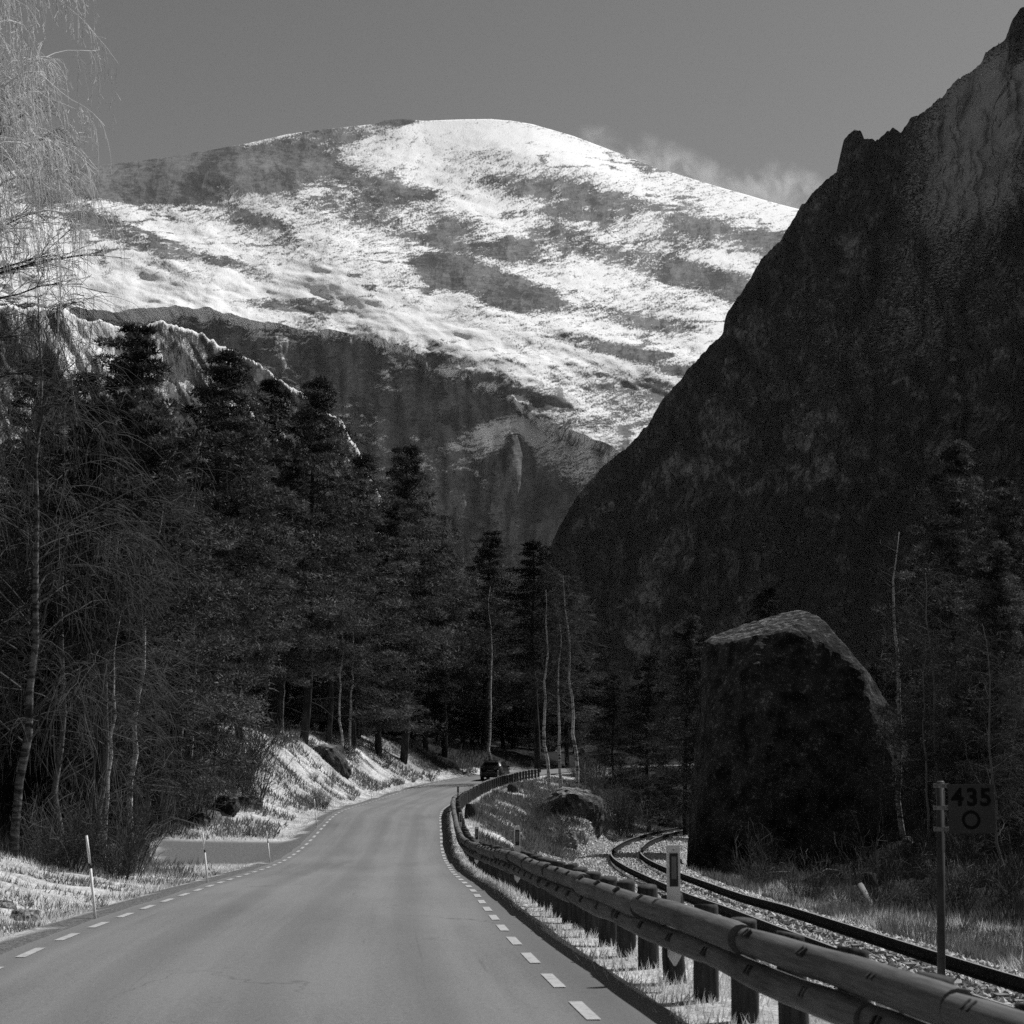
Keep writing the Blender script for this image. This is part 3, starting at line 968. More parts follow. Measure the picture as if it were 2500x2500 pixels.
def pine_meshes(seed, H=18.0, start=.38, R=3.0, mat='needles', dens=1.0, lean=.02, dead=True):
    rng = np.random.default_rng(seed); rnd = random.Random(seed)
    k = 12
    tz = np.linspace(0, 1, k)
    tr = np.stack([np.cumsum(rng.normal(0, .06, k)) + lean * H * tz ** 2, np.cumsum(rng.normal(0, .06, k)), tz * H], 1)
    tr[0, :2] = 0
    rad = .009 * H * (1 - tz) ** .8 * 1.05 + .025
    tb = MB().tube(tr, list(rad), 9, True, .08, rnd)
    limbs, P, D = [], [], []
    z = start
    while z < .985:
        nb = rnd.randint(4, 6)
        u = (z - start) / (1 - start)
        prof = (1 - u) ** .95 * (.6 + .4 * min(1, u / .2)) * R * rnd.uniform(.85, 1.12)
        a0 = rnd.uniform(0, 6.28)
        for b in range(nb):
            L = prof * rnd.uniform(.55, 1.15) + .25
            an = a0 + b * 6.28 / nb + rnd.uniform(-.4, .4)
            base = np.array([np.interp(z, tz, tr[:, 0]), np.interp(z, tz, tr[:, 1]), z * H])
            rise = rnd.uniform(-.22, .10) + .55 * u * u
            d = np.array([math.cos(an), math.sin(an), rise])
            pth = grow(base[None], d[None], [L], 6, -.06 if u > .3 else .02, .12, rng)[0]
            limbs.append((pth, np.linspace(.018 + .012 * L, .008, 6)))
            npad = max(1, int(round((.8 + .95 * L) * dens)))
            t = np.linspace(1.0, .42, npad) + rng.normal(0, .06, npad)
            q, qd = along(np.repeat(pth[None], npad, 0), t)
            off = rng.normal(size=(npad, 3)) * np.array([.22, .22, .08]) * min(L, 2)
            P.append(q + off + [0, 0, .06]); D.append(rng.uniform(.42, .80, npad) * (.34 + .29 * min(L, 3)))
        z += (.55 + .40 * rnd.random()) / H * (1.1 - .5 * u)
    V1, F1 = strands_np(np.stack([l[0] for l in limbs]), np.stack([l[1] for l in limbs]))
    lm = [(V1, F1)]
    if dead:                                             # bare dead snags under the crown
        nd = 14
        zz = rng.uniform(.08, start + .05, nd)
        b = np.stack([np.interp(zz, tz, tr[:, 0]), np.interp(zz, tz, tr[:, 1]), zz * H], 1)
        an = rng.uniform(0, 6.28, nd)
        pth = grow(b, np.stack([np.cos(an), np.sin(an), rng.uniform(-.3, .2, nd)], 1), rng.uniform(.5, 2.0, nd), 6, .05, .18, rng)
        lm.append(strands_np(pth, np.repeat(np.linspace(.02, .006, 6)[None], nd, 0)))
    P, R_ = np.concatenate(P), np.concatenate(D)
    nb = 150
    n = len(P) * nb
    o_ = unit(rng.normal(size=(n, 3)) + np.array([0, 0, .35]))
    rr = np.repeat(R_, nb)[:, None]
    lump = 1 + .5 * fbm(o_[:, 0] * 2 + np.repeat(np.arange(len(P)) * 3.7, nb), o_[:, 1] * 2, o_[:, 2] * 2, 2)
    Pb = np.repeat(P, nb, 0) + o_ * np.array([1, 1, .40]) * rr * lump[:, None] * rng.uniform(.72, 1.0, (n, 1))
    nor = unit(o_ * np.array([1, 1, 1.5]) + rng.normal(size=(n, 3)) * .35)
    Db = unit(np.cross(nor, rng.normal(size=(n, 3))) + o_ * .75 + np.array([0, 0, .25]))
    L_ = rng.uniform(.12, .28, n); W_ = rng.uniform(.04, .075, n)
    sd = unit(np.cross(nor, Db))
    V = np.stack([Pb - sd * W_[:, None] / 2, Pb + sd * W_[:, None] / 2, Pb + Db * L_[:, None]], 1).reshape(-1, 3)
    Fc = np.arange(3 * n).reshape(-1, 3)
    Vl, Fl = join(lm)
    return [('trunk', link_free(tb, 'pine_trunk', 'pine_bark')), ('branches', raw_mesh('pine_branches', Vl, Fl, M['pine_bark'])),
            ('crown', raw_mesh('pine_crown', V, Fc, M[mat], False))]

def link_free(mb, name, mat):
    me = mb.mesh(name, True)
    me.materials.append(M[mat])
    return me

def birch_meshes(seed, H=13.0, n1=34, droop=.10, spread=.24, start=.22, twig='twig_dark', n2=7, n3=6, tw=.006, r0=.0085, lean=.03, bark='birch', strand=1.2):
    rng = np.random.default_rng(seed); rnd = random.Random(seed)
    k = 14
    tz = np.linspace(0, 1, k)
    tr = np.stack([np.cumsum(rng.normal(0, .09, k)) + lean * H * tz ** 1.5, np.cumsum(rng.normal(0, .09, k)), tz * H], 1)
    tr[0, :2] = 0
    tb = MB().tube(tr, list(r0 * H * (1 - tz) ** .85 + .012), 8, True, .05, rnd)
    z = rng.uniform(start, .97, n1)
    b = np.stack([np.interp(z, tz, tr[:, i]) for i in range(3)], 1)
    an = rng.uniform(0, 6.28, n1)
    L1 = H * spread * (1.15 - z) * rng.uniform(.6, 1.25, n1) + .5
    p1 = grow(b, np.stack([np.cos(an), np.sin(an), rng.uniform(.5, 1.3, n1)], 1), L1, 8, droop * .5, .12, rng)
    r1 = np.linspace(1, .25, 8)[None] * (.007 + .0055 * L1)[:, None]
    # second order
    i2 = np.repeat(np.arange(n1), n2)
    q, d = along(p1[i2], rng.uniform(.2, 1, len(i2)))
    L2 = L1[i2] * rng.uniform(.25, .55, len(i2)) + .25
    p2 = grow(q, d * .7 + rng.normal(size=d.shape) * .55, L2, 6, droop, .16, rng)
    r2 = np.linspace(1, .4, 6)[None] * np.full((len(i2), 1), tw * 1.35)
    i3 = np.repeat(np.arange(len(i2)), n3)
    q, d = along(p2[i3], rng.uniform(.1, 1, len(i3)))
    L3 = rng.uniform(.35, 1.0, len(i3)) * strand
    p3 = grow(q, d * .6 + rng.normal(size=d.shape) * .5, L3, 5, droop * 2.4, .14, rng)
    r3 = np.linspace(1, .6, 5)[None] * np.full((len(i3), 1), tw)
    Vb, Fb = strands_np(p1, r1)
    Vt, Ft = join([strands_np(p2, r2), strands_np(p3, r3)])
    return [('trunk', link_free(tb, 'birch_trunk', bark)), ('branches', raw_mesh('birch_branches', Vb, Fb, M[twig])),
            ('twigs', raw_mesh('birch_twigs', Vt, Ft, M[twig], False))]

def shrub_mesh(seed, H=1.6, n=26, twig='twig_mid', fan=.5):
    rng = np.random.default_rng(seed)
    an = rng.uniform(0, 6.28, n); rr = rng.uniform(0, .25 * H, n)
    b = np.stack([np.cos(an) * rr, np.sin(an) * rr, np.full(n, -.05)], 1)
    p1 = grow(b, np.stack([np.cos(an) * fan * rng.uniform(.1, 1.2, n), np.sin(an) * fan * rng.uniform(.1, 1.2, n), np.ones(n)], 1), H * rng.uniform(.5, 1.1, n), 6, .0, .12, rng)
    i2 = np.repeat(np.arange(n), 9)
    q, d = along(p1[i2], rng.uniform(.2, 1, len(i2)))
    p2 = grow(q, d * .8 + rng.normal(size=d.shape) * .45, H * rng.uniform(.12, .4, len(i2)), 4, 0, .15, rng)
    V, Fc = join([strands_np(p1, np.repeat(np.linspace(.011, .005, 6)[None], n, 0)), strands_np(p2, np.full((len(i2), 4), .0055))])
    return raw_mesh('shrub_stems', V, Fc, M[twig], False)

def place(name, meshes, loc, rz, scale, label, cat, group=None):
    e = empty(name, loc, rz)
    e.scale = scale if hasattr(scale, '__len__') else (scale,) * 3
    for nm, me in meshes:
        o = bpy.data.objects.new(nm, me)
        COL.objects.link(o)
        o.parent = e
    for c in e.children:
        if c.name.split('.')[0] in ('branches', 'twigs'):
            c['kind'] = 'stuff'
    tag(e, label, cat, group)
    return e

def tree_at(name, meshes, H, px, top_py, d, label, cat='pine tree', group=None, rz=None, wide=1.0):
    g = on_ground(px, d, .15)
    top = float(back(px, top_py, d)[2])
    s = (top - g[2]) / H
    return place(name, meshes, g, random.uniform(0, 6.28) if rz is None else rz, (s * wide, s * wide, s), label, cat, group)

# ---------------------------------------------------------------- pines
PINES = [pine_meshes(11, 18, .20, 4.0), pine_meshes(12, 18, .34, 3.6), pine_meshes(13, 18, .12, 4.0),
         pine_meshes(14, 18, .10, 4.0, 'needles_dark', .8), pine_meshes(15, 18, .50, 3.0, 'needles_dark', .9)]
GP = 'pines in the wood left of the road'
pine_list = [  # proto, px, top py, distance, label
    (0, 270, 795, 72, 'tall dark pine whose broad top stands against the streaked ridge, nearest the leaning birch'),
    (1, 500, 855, 84, 'tall pine with a flat-topped open crown in front of the snow-streaked rock ridge'),
    (2, 385, 985, 70, 'dense bushy pine at the front of the wood behind the paired birch stems'),
    (0, 585, 1010, 92, 'full-crowned pine at the front of the wood, left of the bare dark trunk'),
    (4, 665, 935, 120, 'slim dark pine whose top touches the lower end of the rock ridge'),
    (1, 742, 922, 116, 'spire-topped pine with dark bare trunk standing behind the rock outcrop'),
    (2, 860, 1105, 130, 'broad pine on the bank crest, right of the spire-topped pine'),
    (1, 985, 1085, 142, 'tall pine with conical top above the middle of the grassy bank'),
    (2, 925, 1215, 138, 'shorter pine filling the gap in the wood above the grassy bank'),
    (1, 1085, 1300, 158, 'pine with layered crown standing left of the car on the bank end'),
    (0, 1180, 1300, 178, 'wide pine behind the bend of the road above the car'),
    (4, 1312, 1325, 160, 'pine with thin dark bare trunk beside the white birch stems at the bend'),
    (2, 1385, 1400, 182, 'rounded pine behind the birch stems at the bend'),
    (3, 165, 900, 86, 'dark pine behind the leaning birch, half hidden by bare twigs'),
    (3, 60, 870, 95, 'dark pine at the picture edge behind the leaning birch'),
    (2, 460, 1180, 80, 'low bushy pine hanging over the lay-by rocks'),
    (0, 675, 1120, 112, 'middle-sized pine just left of the bare dark trunk on the bank'),
    (1, 800, 1230, 124, 'lower pine in front of the spire-topped pine on the bank'),
    (3, 1040, 1360, 154, 'dark pine whose lower boughs hang over the bank end'),
    (4, 235, 1000, 47, 'pine with thick black trunk rising beside the tall snow pole'),
]
for (k, px, py, d, lb) in pine_list:
    tree_at('pine_tree', PINES[k], 18, px, py, d, lb, group=GP, wide=random.uniform(1.1, 1.4))
for i, (px, py, d) in enumerate([(30, 1100, 130), (130, 1080, 125), (230, 1060, 135), (330, 1080, 128), (420, 1110, 140), (520, 1120, 135), (600, 1150, 150), (690, 1180, 160),
                                 (780, 1230, 165), (850, 1280, 170), (930, 1300, 175), (1010, 1340, 180), (1090, 1400, 190), (1150, 1420, 195), (1230, 1430, 200), (1290, 1460, 195),
                                 (1350, 1490, 205), (1420, 1530, 200), (1460, 1570, 205), (80, 1250, 100), (190, 1260, 98), (300, 1250, 100), (410, 1280, 104), (520, 1300, 108), (620, 1340, 130),
                                 (760, 1400, 150), (880, 1440, 158), (960, 1450, 165), (1130, 1520, 185), (1250, 1550, 190),
                                 (20, 1500, 75), (110, 1480, 72), (340, 1500, 78), (440, 1560, 88), (540, 1560, 98), (620, 1600, 120), (700, 1620, 135), (820, 1640, 146), (900, 1650, 152), (990, 1660, 165), (1070, 1680, 175), (1170, 1680, 195)]):
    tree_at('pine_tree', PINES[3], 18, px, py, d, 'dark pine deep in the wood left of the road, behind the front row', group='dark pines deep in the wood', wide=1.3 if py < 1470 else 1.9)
GR = 'pines on the far side of the railway'
for (k, px, py, d, lb) in [
    (2, 2335, 1078, 82, 'tall pointed pine right of the giant boulder behind the birches'),
    (0, 2480, 1170, 76, 'tall pine cut by the picture edge right of the pointed pine'),
    (2, 2425, 1330, 70, 'broad low pine in front of the pointed pine near the kilometre sign'),
    (3, 2250, 1480, 100, 'dark pine between the giant boulder and the white birch stem'),
    (2, 1670, 1500, 128, 'bushy pine against the left side of the giant boulder'),
    (3, 1580, 1590, 138, 'dark pine over the lichen-spotted round boulder'),
    (3, 1735, 1545, 122, 'dark pine partly hidden behind the giant boulder'),
    (4, 1872, 1440, 150, 'small thin pine with bare trunk seen over the giant boulder'),
    (3, 1500, 1640, 160, 'dark pine between the bend birches and the bushy pine'),
    (3, 2380, 1600, 74, 'low dark pine behind the kilometre sign plate'),
    (3, 2190, 1660, 100, 'low dark pine against the side of the giant boulder')]:
    tree_at('pine_tree', PINES[k], 18, px, py, d, lb, group=GR, wide=random.uniform(1.0, 1.2))
for (px, py, d) in [(2060, 1660, 150), (2150, 1620, 150), (2300, 1560, 130), (2440, 1540, 120), (2500, 1500, 110), (1950, 1690, 180), (1800, 1660, 190), (1450, 1660, 210), (1540, 1680, 210), (1620, 1660, 215),
                    (1400, 1620, 215), (1340, 1640, 220), (2270, 1740, 88), (2330, 1780, 80), (2420, 1760, 74), (2490, 1780, 68), (2210, 1800, 92)]:
    tree_at('pine_tree', PINES[3], 18, px, py, d, 'dark background pine at the foot of the dark mountain', group='background pines under the dark mountain', wide=1.6)

# ---------------------------------------------------------------- birches
BIRCH_D = [birch_meshes(21, 13, 40, .10, .26, .16, 'twig_dark', bark='twig_mid', r0=.006), birch_meshes(22, 13, 34, .05, .22, .35, 'twig_dark'), birch_meshes(23, 13, 46, .16, .30, .12, 'twig_dark', strand=1.6, r0=.007, bark='birch_dull')]
STEM_D = birch_meshes(26, 13, 16, .05, .14, .4, 'twig_dark', 5, 4, bark='twig_dark', r0=.006)
BD1 = birch_meshes(27, 13, 34, .05, .22, .3, 'twig_dark', bark='twig_mid', r0=.006)
STEM = [birch_meshes(24, 13, 16, .05, .14, .45, 'twig_dark', 5, 4), birch_meshes(25, 13, 14, .03, .12, .5, 'twig_dark', 4, 4, lean=-.04)]
GB = 'bare birches at the wood edge'
for (pm, px, py, d, lb) in [
    (BIRCH_D[2], 45, 700, 42, 'large leaning bare birch with pale trunk at the edge of the wood'),
    (BIRCH_D[0], 150, 900, 50, 'dense bare birch behind the leaning birch'),
    (BIRCH_D[2], -60, 900, 46, 'bare birch cut by the picture edge beside the leaning birch'),
    (BIRCH_D[0], 250, 1130, 46, 'low bare birch with fanned twigs in front of the black pine trunk'),
    (BIRCH_D[1], 345, 1230, 54, 'bare birch with thin curved twigs right of the black pine trunk'),
    (STEM[0], 268, 1500, 44, 'thin white birch stem beside the thick black pine trunk'),
    (STEM_D, 215, 1450, 46, 'thin dull birch stem left of the thick black pine trunk'),
    (STEM[0], 472, 1480, 76, 'white birch stem above the mossy rocks, straight one of the pair'),
    (STEM[1], 452, 1560, 76.5, 'white birch stem above the mossy rocks, leaning one of the pair'),
    (STEM[1], 835, 1480, 124, 'pale birch stem on the bank crest right of the bare dark trunk'),
    (STEM[0], 855, 1450, 127, 'second pale birch stem on the bank crest, leaning to its top'),
    (STEM_D, 930, 1440, 140, 'dull birch stem standing mid-bank in the shade'),
    (STEM[0], 1200, 1430, 168, 'straight white birch stem rising above the car'),
    (STEM[1], 1340, 1440, 138, 'leftmost white birch stem of the group above the ledge rock'),
    (STEM[0], 1362, 1520, 136, 'middle white birch stem of the group above the ledge rock'),
    (BIRCH_D[1], 1398, 1400, 137, 'tallest forked white birch of the group above the ledge rock'),
    (STEM[0], 690, 1560, 112, 'slim birch stem left of the bare dark trunk on the bank'),
    (STEM[1], 2200, 1300, 84, 'tall straight white birch stem right of the giant boulder'),
    (BIRCH_D[0], 2310, 1400, 72, 'bare birch with spreading crown behind the kilometre sign'),
    (BD1, 2265, 1560, 70, 'dark bare birch between the white stem and the kilometre sign'),
    (BIRCH_D[0], 2440, 1520, 58, 'bare birch with forked pale branches right of the kilometre sign'),
    (BD1, 2500, 1650, 48, 'bare birch cut by the picture edge beside the railway'),
    (BIRCH_D[2], 2150, 1720, 78, 'low bare birch against the foot of the giant boulder')]:
    tree_at('birch_tree', pm, 13, px, py, d, lb, 'birch tree', GB)

def near_birch():
    """the birch whose weeping twigs hang into the sky at the top of the picture"""
    rng = np.random.default_rng(5); rnd = random.Random(5)
    base = on_ground(-260, 27, .1)
    e = empty('birch_tree', base)
    B = np.array(base)
    tz = np.linspace(0, 1, 14); H = 19.0
    tr = np.stack([tz * 1.0 + .25 * np.sin(tz * 5), .3 * np.sin(tz * 4), tz * H], 1)
    MB().tube(tr, list(.17 * (1 - tz) ** .8 + .02), 10, True, .05, rnd).build('trunk', M['birch'], e, True)
    limbs = []
    for (py0, tx, ty, L) in [(60, 60, -60, 0), (230, 85, 60, 0), (150, 150, 0, 0), (360, 95, 140, 0), (430, 130, 190, 0), (520, 65, 300, 0), (560, 110, 330, 0), (640, 60, 430, 0),
                             (-40, 60, -150, 0), (300, 60, 200, 0), (480, 70, 350, 0), (700, 150, 520, 0)]:
        a = back(-210, py0 + 120, 27) - B
        b = back(tx, ty, 27 + rnd.uniform(-2.5, 2.5)) - B
        t = np.linspace(0, 1, 9)[:, None]
        p = a * (1 - t) + b * t + np.array([0, 0, 1.0]) * (.75 * np.sin(t * math.pi) ** .8)
        p[:, :2] += np.cumsum(rng.normal(0, .04, (9, 2)), 0)
        limbs.append(p)
    p1 = np.array(limbs)
    V1, F1 = strands_np(p1, np.repeat(np.linspace(.040, .013, 9)[None], len(p1), 0))
    mesh_np('branches', V1, F1, M['twig_pale'], e)['kind'] = 'stuff'
    i2 = np.repeat(np.arange(len(p1)), 9)
    q, d = along(p1[i2], rng.uniform(.25, 1.0, len(i2)))
    p2 = grow(q, d + rng.normal(size=d.shape) * .5, rng.uniform(.5, 2.0, len(i2)), 6, .12, .16, rng)
    i3 = np.repeat(np.arange(len(i2)), 10)
    q, d = along(p2[i3], rng.uniform(.1, 1.0, len(i3)))
    L3 = rng.uniform(.3, 1.0, len(i3)) * np.repeat(rng.uniform(.6, 2.2, len(i2)), 10)
    p3 = grow(q, d * .5 + rng.normal(size=d.shape) * .25 + [0, 0, -.4], L3, 9, .42, .07, rng)
    # short side twigs and catkins on the weeping strands
    i4 = np.repeat(np.arange(len(i3)), 6)
    q, d = along(p3[i4], rng.uniform(.05, 1.0, len(i4)))
    p4 = grow(q, d + rng.normal(size=d.shape) * .6, rng.uniform(.06, .22, len(i4)), 3, .2, .1, rng)
    cat = np.tile(np.array([[.0030, .0036, .0065]]), (len(i4), 1))
    V, Fc = join([strands_np(p2, np.repeat(np.linspace(.008, .0045, 6)[None], len(p2), 0)), strands_np(p3, np.full((len(p3), 9), .0050)), strands_np(p4, cat)])
    mesh_np('twigs', V, Fc, M['twig_pale'], e, False)['kind'] = 'stuff'
    tag(e, 'near birch with pale weeping twigs hanging into the sky', 'birch tree')
    # darker tree just behind it
    base = on_ground(-330, 31, .1); B = np.array(base)
    e = empty('birch_tree', base)
    MB().tube([(0, 0, 0), (.3, 0, 5), (.5, .2, 10), (.8, 0, 16)], [.2, .16, .11, .03], 9, True, .05, rnd).build('trunk', M['birch'], e, True)
    limbs = []
    for (py0, tx, ty) in [(560, 70, 270), (620, 80, 330), (700, 90, 480), (760, 170, 610), (820, 60, 560), (850, 140, 720), (900, 60, 830), (1000, 120, 900), (480, 40, 240), (760, 90, 640)]:
        a = back(-280, py0 + 60, 31) - B; b = back(tx, ty, 31 + rnd.uniform(-2, 2)) - B
        t = np.linspace(0, 1, 9)[:, None]
        p = a * (1 - t) + b * t + np.array([0, 0, 1.0]) * (.35 * np.sin(t * math.pi))
        p += np.cumsum(rng.normal(0, .05, (9, 3)), 0)
        limbs.append(p)
    p1 = np.array(limbs)
    V1, F1 = strands_np(p1, np.repeat(np.linspace(.040, .014, 9)[None], len(p1), 0))
    mesh_np('branches', V1, F1, M['pine_bark'], e)['kind'] = 'stuff'
    i2 = np.repeat(np.arange(len(p1)), 22)
    q, d = along(p1[i2], rng.uniform(.35, 1.0, len(i2)))
    p2 = grow(q, d + rng.normal(size=d.shape) * .6, rng.uniform(.3, 1.1, len(i2)), 5, .03, .16, rng)
    i3 = np.repeat(np.arange(len(i2)), 5)
    q, d = along(p2[i3], rng.uniform(.2, 1.0, len(i3)))
    p3 = grow(q, d * .7 + rng.normal(size=d.shape) * .5, rng.uniform(.15, .5, len(i3)), 4, .05, .14, rng)
    V, Fc = join([strands_np(p2, np.full((len(p2), 5), .0075)), strands_np(p3, np.full((len(p3), 4), .005))])
    mesh_np('twigs', V, Fc, M['pine_bark'], e, False)['kind'] = 'stuff'
    tag(e, 'dark branched tree at the picture edge under the weeping twigs', 'birch tree')
near_birch()

# ================================================================ railway
def build_track():
    e = empty('railway_track', tuple(track_pt(60.0, 0)))
    off = np.array(e.location)
    ys = np.concatenate([np.arange(4, 60, .8), np.arange(60, 186, 1.6)])
    prof = [(-.036, 0), (.036, 0), (.036, -.04), (.009, -.05), (.009, -.17), (.07, -.19), (.07, -.22), (-.07, -.22), (-.07, -.19), (-.009, -.17), (-.009, -.05), (-.036, -.04)]
    for g in (-.7525, .7525):
        V = []
        th = track_head(ys)
        for (px, pz) in prof:
            P = track_pt(ys, g + px); P[:, 2] += pz
            V.append(P)
        V = np.stack(V, 1)                       # ys, prof
        n, k = V.shape[:2]
        I = np.arange(n * k).reshape(n, k); J = np.roll(I, -1, axis=1)
        Fq = np.stack([I[:-1], J[:-1], J[1:], I[1:]], -1).reshape(-1, 4)[:, ::-1]
        r = mesh_np('rail', V.reshape(-1, 3) - off, Fq, M['rail_side'], e, False)
        T = []
        for px in (-.026, .026):
            P = track_pt(ys, g + px); P[:, 2] += .003; T.append(P)
        T = np.stack(T, 1); I = np.arange(n * 2).reshape(n, 2)
        mesh_np('running_surface', T.reshape(-1, 3) - off, np.stack([I[:-1, 0], I[:-1, 1], I[1:, 1], I[1:, 0]], -1), M['rail_top'], r, False)
    sl = MB().box((0, 0, 0), (2.5, .23, .16), None, .02).mesh('sleeper')
    sl.materials.append(M['sleeper'])
    y = 14.0
    while y < 120:
        o = bpy.data.objects.new('sleeper', sl); COL.objects.link(o); o.parent = e
        p = track_pt(y, 0)
        o.location = (p[0] - off[0], p[1] - off[1], p[2] - .445 - off[2])
        o.rotation_euler = (0, 0, -float(track_head(y)))
        y += .65
    tag(e, 'single railway track curving away between the road bank and the giant boulder', 'railway track')

    # ballast stones
    rng = np.random.default_rng(31)
    n = 64000
    yy = 16 + (150 - 16) * rng.random(n) ** 1.9
    f = rng.uniform(-3.3, 3.1, n)
    extra = rng.random(n) < .16
    yy = np.where(extra, rng.uniform(40, 84, n), yy)
    f = np.where(extra, rng.uniform(-4.8, -2.4, n), f)
    P = track_pt(yy, f)
    x = P[:, 0]; yv = P[:, 1]
    z = ground_z(x, yv)
    inner = np.abs(f) < .66
    z = z + np.where(inner, .10, .05) * rng.random(n)
    keep = ~((np.abs(np.abs(f) - .7525) < .10))
    x, yv, z = x[keep], yv[keep], z[keep]
    m = len(x)
    s = rng.uniform(.03, .062, m) * (1 + yv / 110)
    base = np.array([(1, 0, 0), (-1, 0, 0), (0, 1, 0), (0, -1, 0), (0, 0, 1), (0, 0, -1)], float)
    tri = np.array([(0, 2, 4), (2, 1, 4), (1, 3, 4), (3, 0, 4), (2, 0, 5), (1, 2, 5), (3, 1, 5), (0, 3, 5)])
    V = base[None] * rng.uniform(.55, 1.25, (m, 6, 1)) * s[:, None, None] + rng.normal(size=(m, 6, 3)) * (s * .22)[:, None, None]
    V[..., 2] *= .8
    a = rng.uniform(0, 6.28, m); c, sn = np.cos(a)[:, None], np.sin(a)[:, None]
    X = V[..., 0] * c - V[..., 1] * sn; Y = V[..., 0] * sn + V[..., 1] * c
    V = np.stack([X + x[:, None], Y + yv[:, None], V[..., 2] + z[:, None]], -1)
    Fc = (tri[None] + (np.arange(m) * 6)[:, None, None]).reshape(-1, 3)
    o = mesh_np('ballast', V.reshape(-1, 3), Fc, M['stone_pale'], None, False)
    tag(o, 'loose pale ballast stones under and beside the railway track', 'ballast', kind='stuff')
build_track()

# ================================================================ wooden guard rail
def rail_pt(y, da, dz):
    y = np.asarray(y, float)
    p = road_pt(y, HW + rail_off(y) + da)
    p[..., 2] += dz
    return p

def build_guard_rail():
    rnd = random.Random(3); rng = np.random.default_rng(3)
    root = empty('guard_rail', tuple(rail_pt(12.0, .2, 0)))
    O = np.array(root.location)
    yy = np.arange(2.0, 151, .05)
    C = rail_pt(yy, 0, 0)
    S = np.concatenate([[0], np.cumsum(np.linalg.norm(np.diff(C, axis=0), axis=1))])
    def y_at(s): return float(np.interp(s, S, yy))
    s0 = float(np.interp(13.95, yy, S)) % 1.3
    stations = []
    s = s0
    while s < S[-1]:
        stations.append(y_at(s)); s += 1.3
    # posts
    variants = []
    for v in range(5):
        pts = [(rnd.uniform(-.008, .008), rnd.uniform(-.008, .008), z) for z in (-.75, -.3, .1, .45, .67)] + [(0, 0, .70)]
        me = MB().tube(pts, [.112, .112, .110, .108, .106, .102], 12, True, .03, rnd).mesh('post', True)
        me.materials.append(M['post']); variants.append(me)
    for y in stations:
        o = bpy.data.objects.new('post', rnd.choice(variants)); COL.objects.link(o); o.parent = root
        p = rail_pt(y, .265, rnd.uniform(-.025, .02)) - O
        o.location = p
        o.rotation_euler = (rnd.uniform(-.03, .03), rnd.uniform(-.03, .03), rnd.uniform(0, 6.28))
    # logs: three post bays each, two tiers
    for tier, dz, rr in ((0, .60, .110), (1, .385, .100)):
        k = (1 if tier == 0 else 2) - 3
        while k < len(stations) - 1:
            a = max(k, 0); b = min(k + 3, len(stations) - 1)
            if b > a:
                ya, yb = stations[a] + (.3 if k >= 0 else 0), stations[b] + .3
                n = 15
                q = np.linspace(ya + .006, yb - .006, n)
                ra, rb = rr * rnd.uniform(1.0, 1.10), rr * rnd.uniform(.90, 1.0)
                t = np.linspace(0, 1, n)
                r = ra + (rb - ra) * t + rr * .05 * fbm(t * 5 + k * 3.1, tier + .5, 0, 3)
                r[0] *= .93; r[-1] *= .93
                jx, jz = rnd.uniform(-.012, .012), rnd.uniform(-.018, .018)
                P = rail_pt(q, .03 * tier, dz) - O
                P[:, 0] += jx + .018 * fbm(t * 2 + k, 2.2 + tier, 0, 2)
                P[:, 2] += jz + .022 * fbm(t * 2 + k, 7.2 + tier, 0, 2)
                sides = 16
                T = unit(np.gradient(P, axis=0)); A = unit(np.cross(T, [0, 0, 1.])); B = np.cross(A, T)
                ang = np.arange(sides) * 2 * math.pi / sides
                V = P[:, None] + (A[:, None] * np.cos(ang)[None, :, None] + B[:, None] * np.sin(ang)[None, :, None]) * r[:, None, None] * (1 + .035 * fbm(np.cos(ang) * 1.5 + k, np.sin(ang) * 1.5, t[:, None] * 3, 3))[..., None]
                I = np.arange(n * sides).reshape(n, sides); J = np.roll(I, -1, axis=1)
                Fq = np.stack([I[:-1], J[:-1], J[1:], I[1:]], -1).reshape(-1, 4)
                V = np.concatenate([V.reshape(-1, 3), P[:1], P[-1:]])
                c0, c1 = n * sides, n * sides + 1
                caps = [(J[0, i], I[0, i], c0, c0) for i in range(sides)]
                uv = np.concatenate([np.stack(np.broadcast_arrays(np.minimum(ang, 6.28 - ang)[None] * .5 + k * 2.7 + tier, (t * 3.9)[:, None] + k), -1).reshape(-1, 2), [[0, 0], [0, 0]]])
                me_f = np.concatenate([Fq])
                o = mesh_np('log', V, me_f, M['log'], root, True, uv)
                for (ring, cc, fl) in ((I[0], c0, 0), (I[-1], c1, 1)):
                    MB().add(np.concatenate([V[ring], V[[cc]]]), [((i, (i + 1) % sides, sides) if fl == 0 else ((i + 1) % sides, i, sides)) for i in range(sides)]).build('end_grain', M['log'], o)
            k += 3
        # pairs of bolt slots over each post
        for y in stations:
            if y > 62: break
            mb = MB()
            for g in (-.035, .035):
                p = rail_pt(y + g, -.062 if tier == 0 else -.060, dz + (.087 if tier == 0 else .048)) - O
                R = Matrix.Rotation(-float(road_head(y)), 3, 'Z') @ Matrix.Rotation(-.62 if tier == 0 else -1.0, 3, 'Y')
                mb.box(p, (.075, .024, .03), R, .008)
            mb.build('bolt_pair', M['iron'], root)['kind'] = 'stuff'
    tag(root, 'wooden guard rail of two round logs on stout posts along the road', 'guard rail')
build_guard_rail()

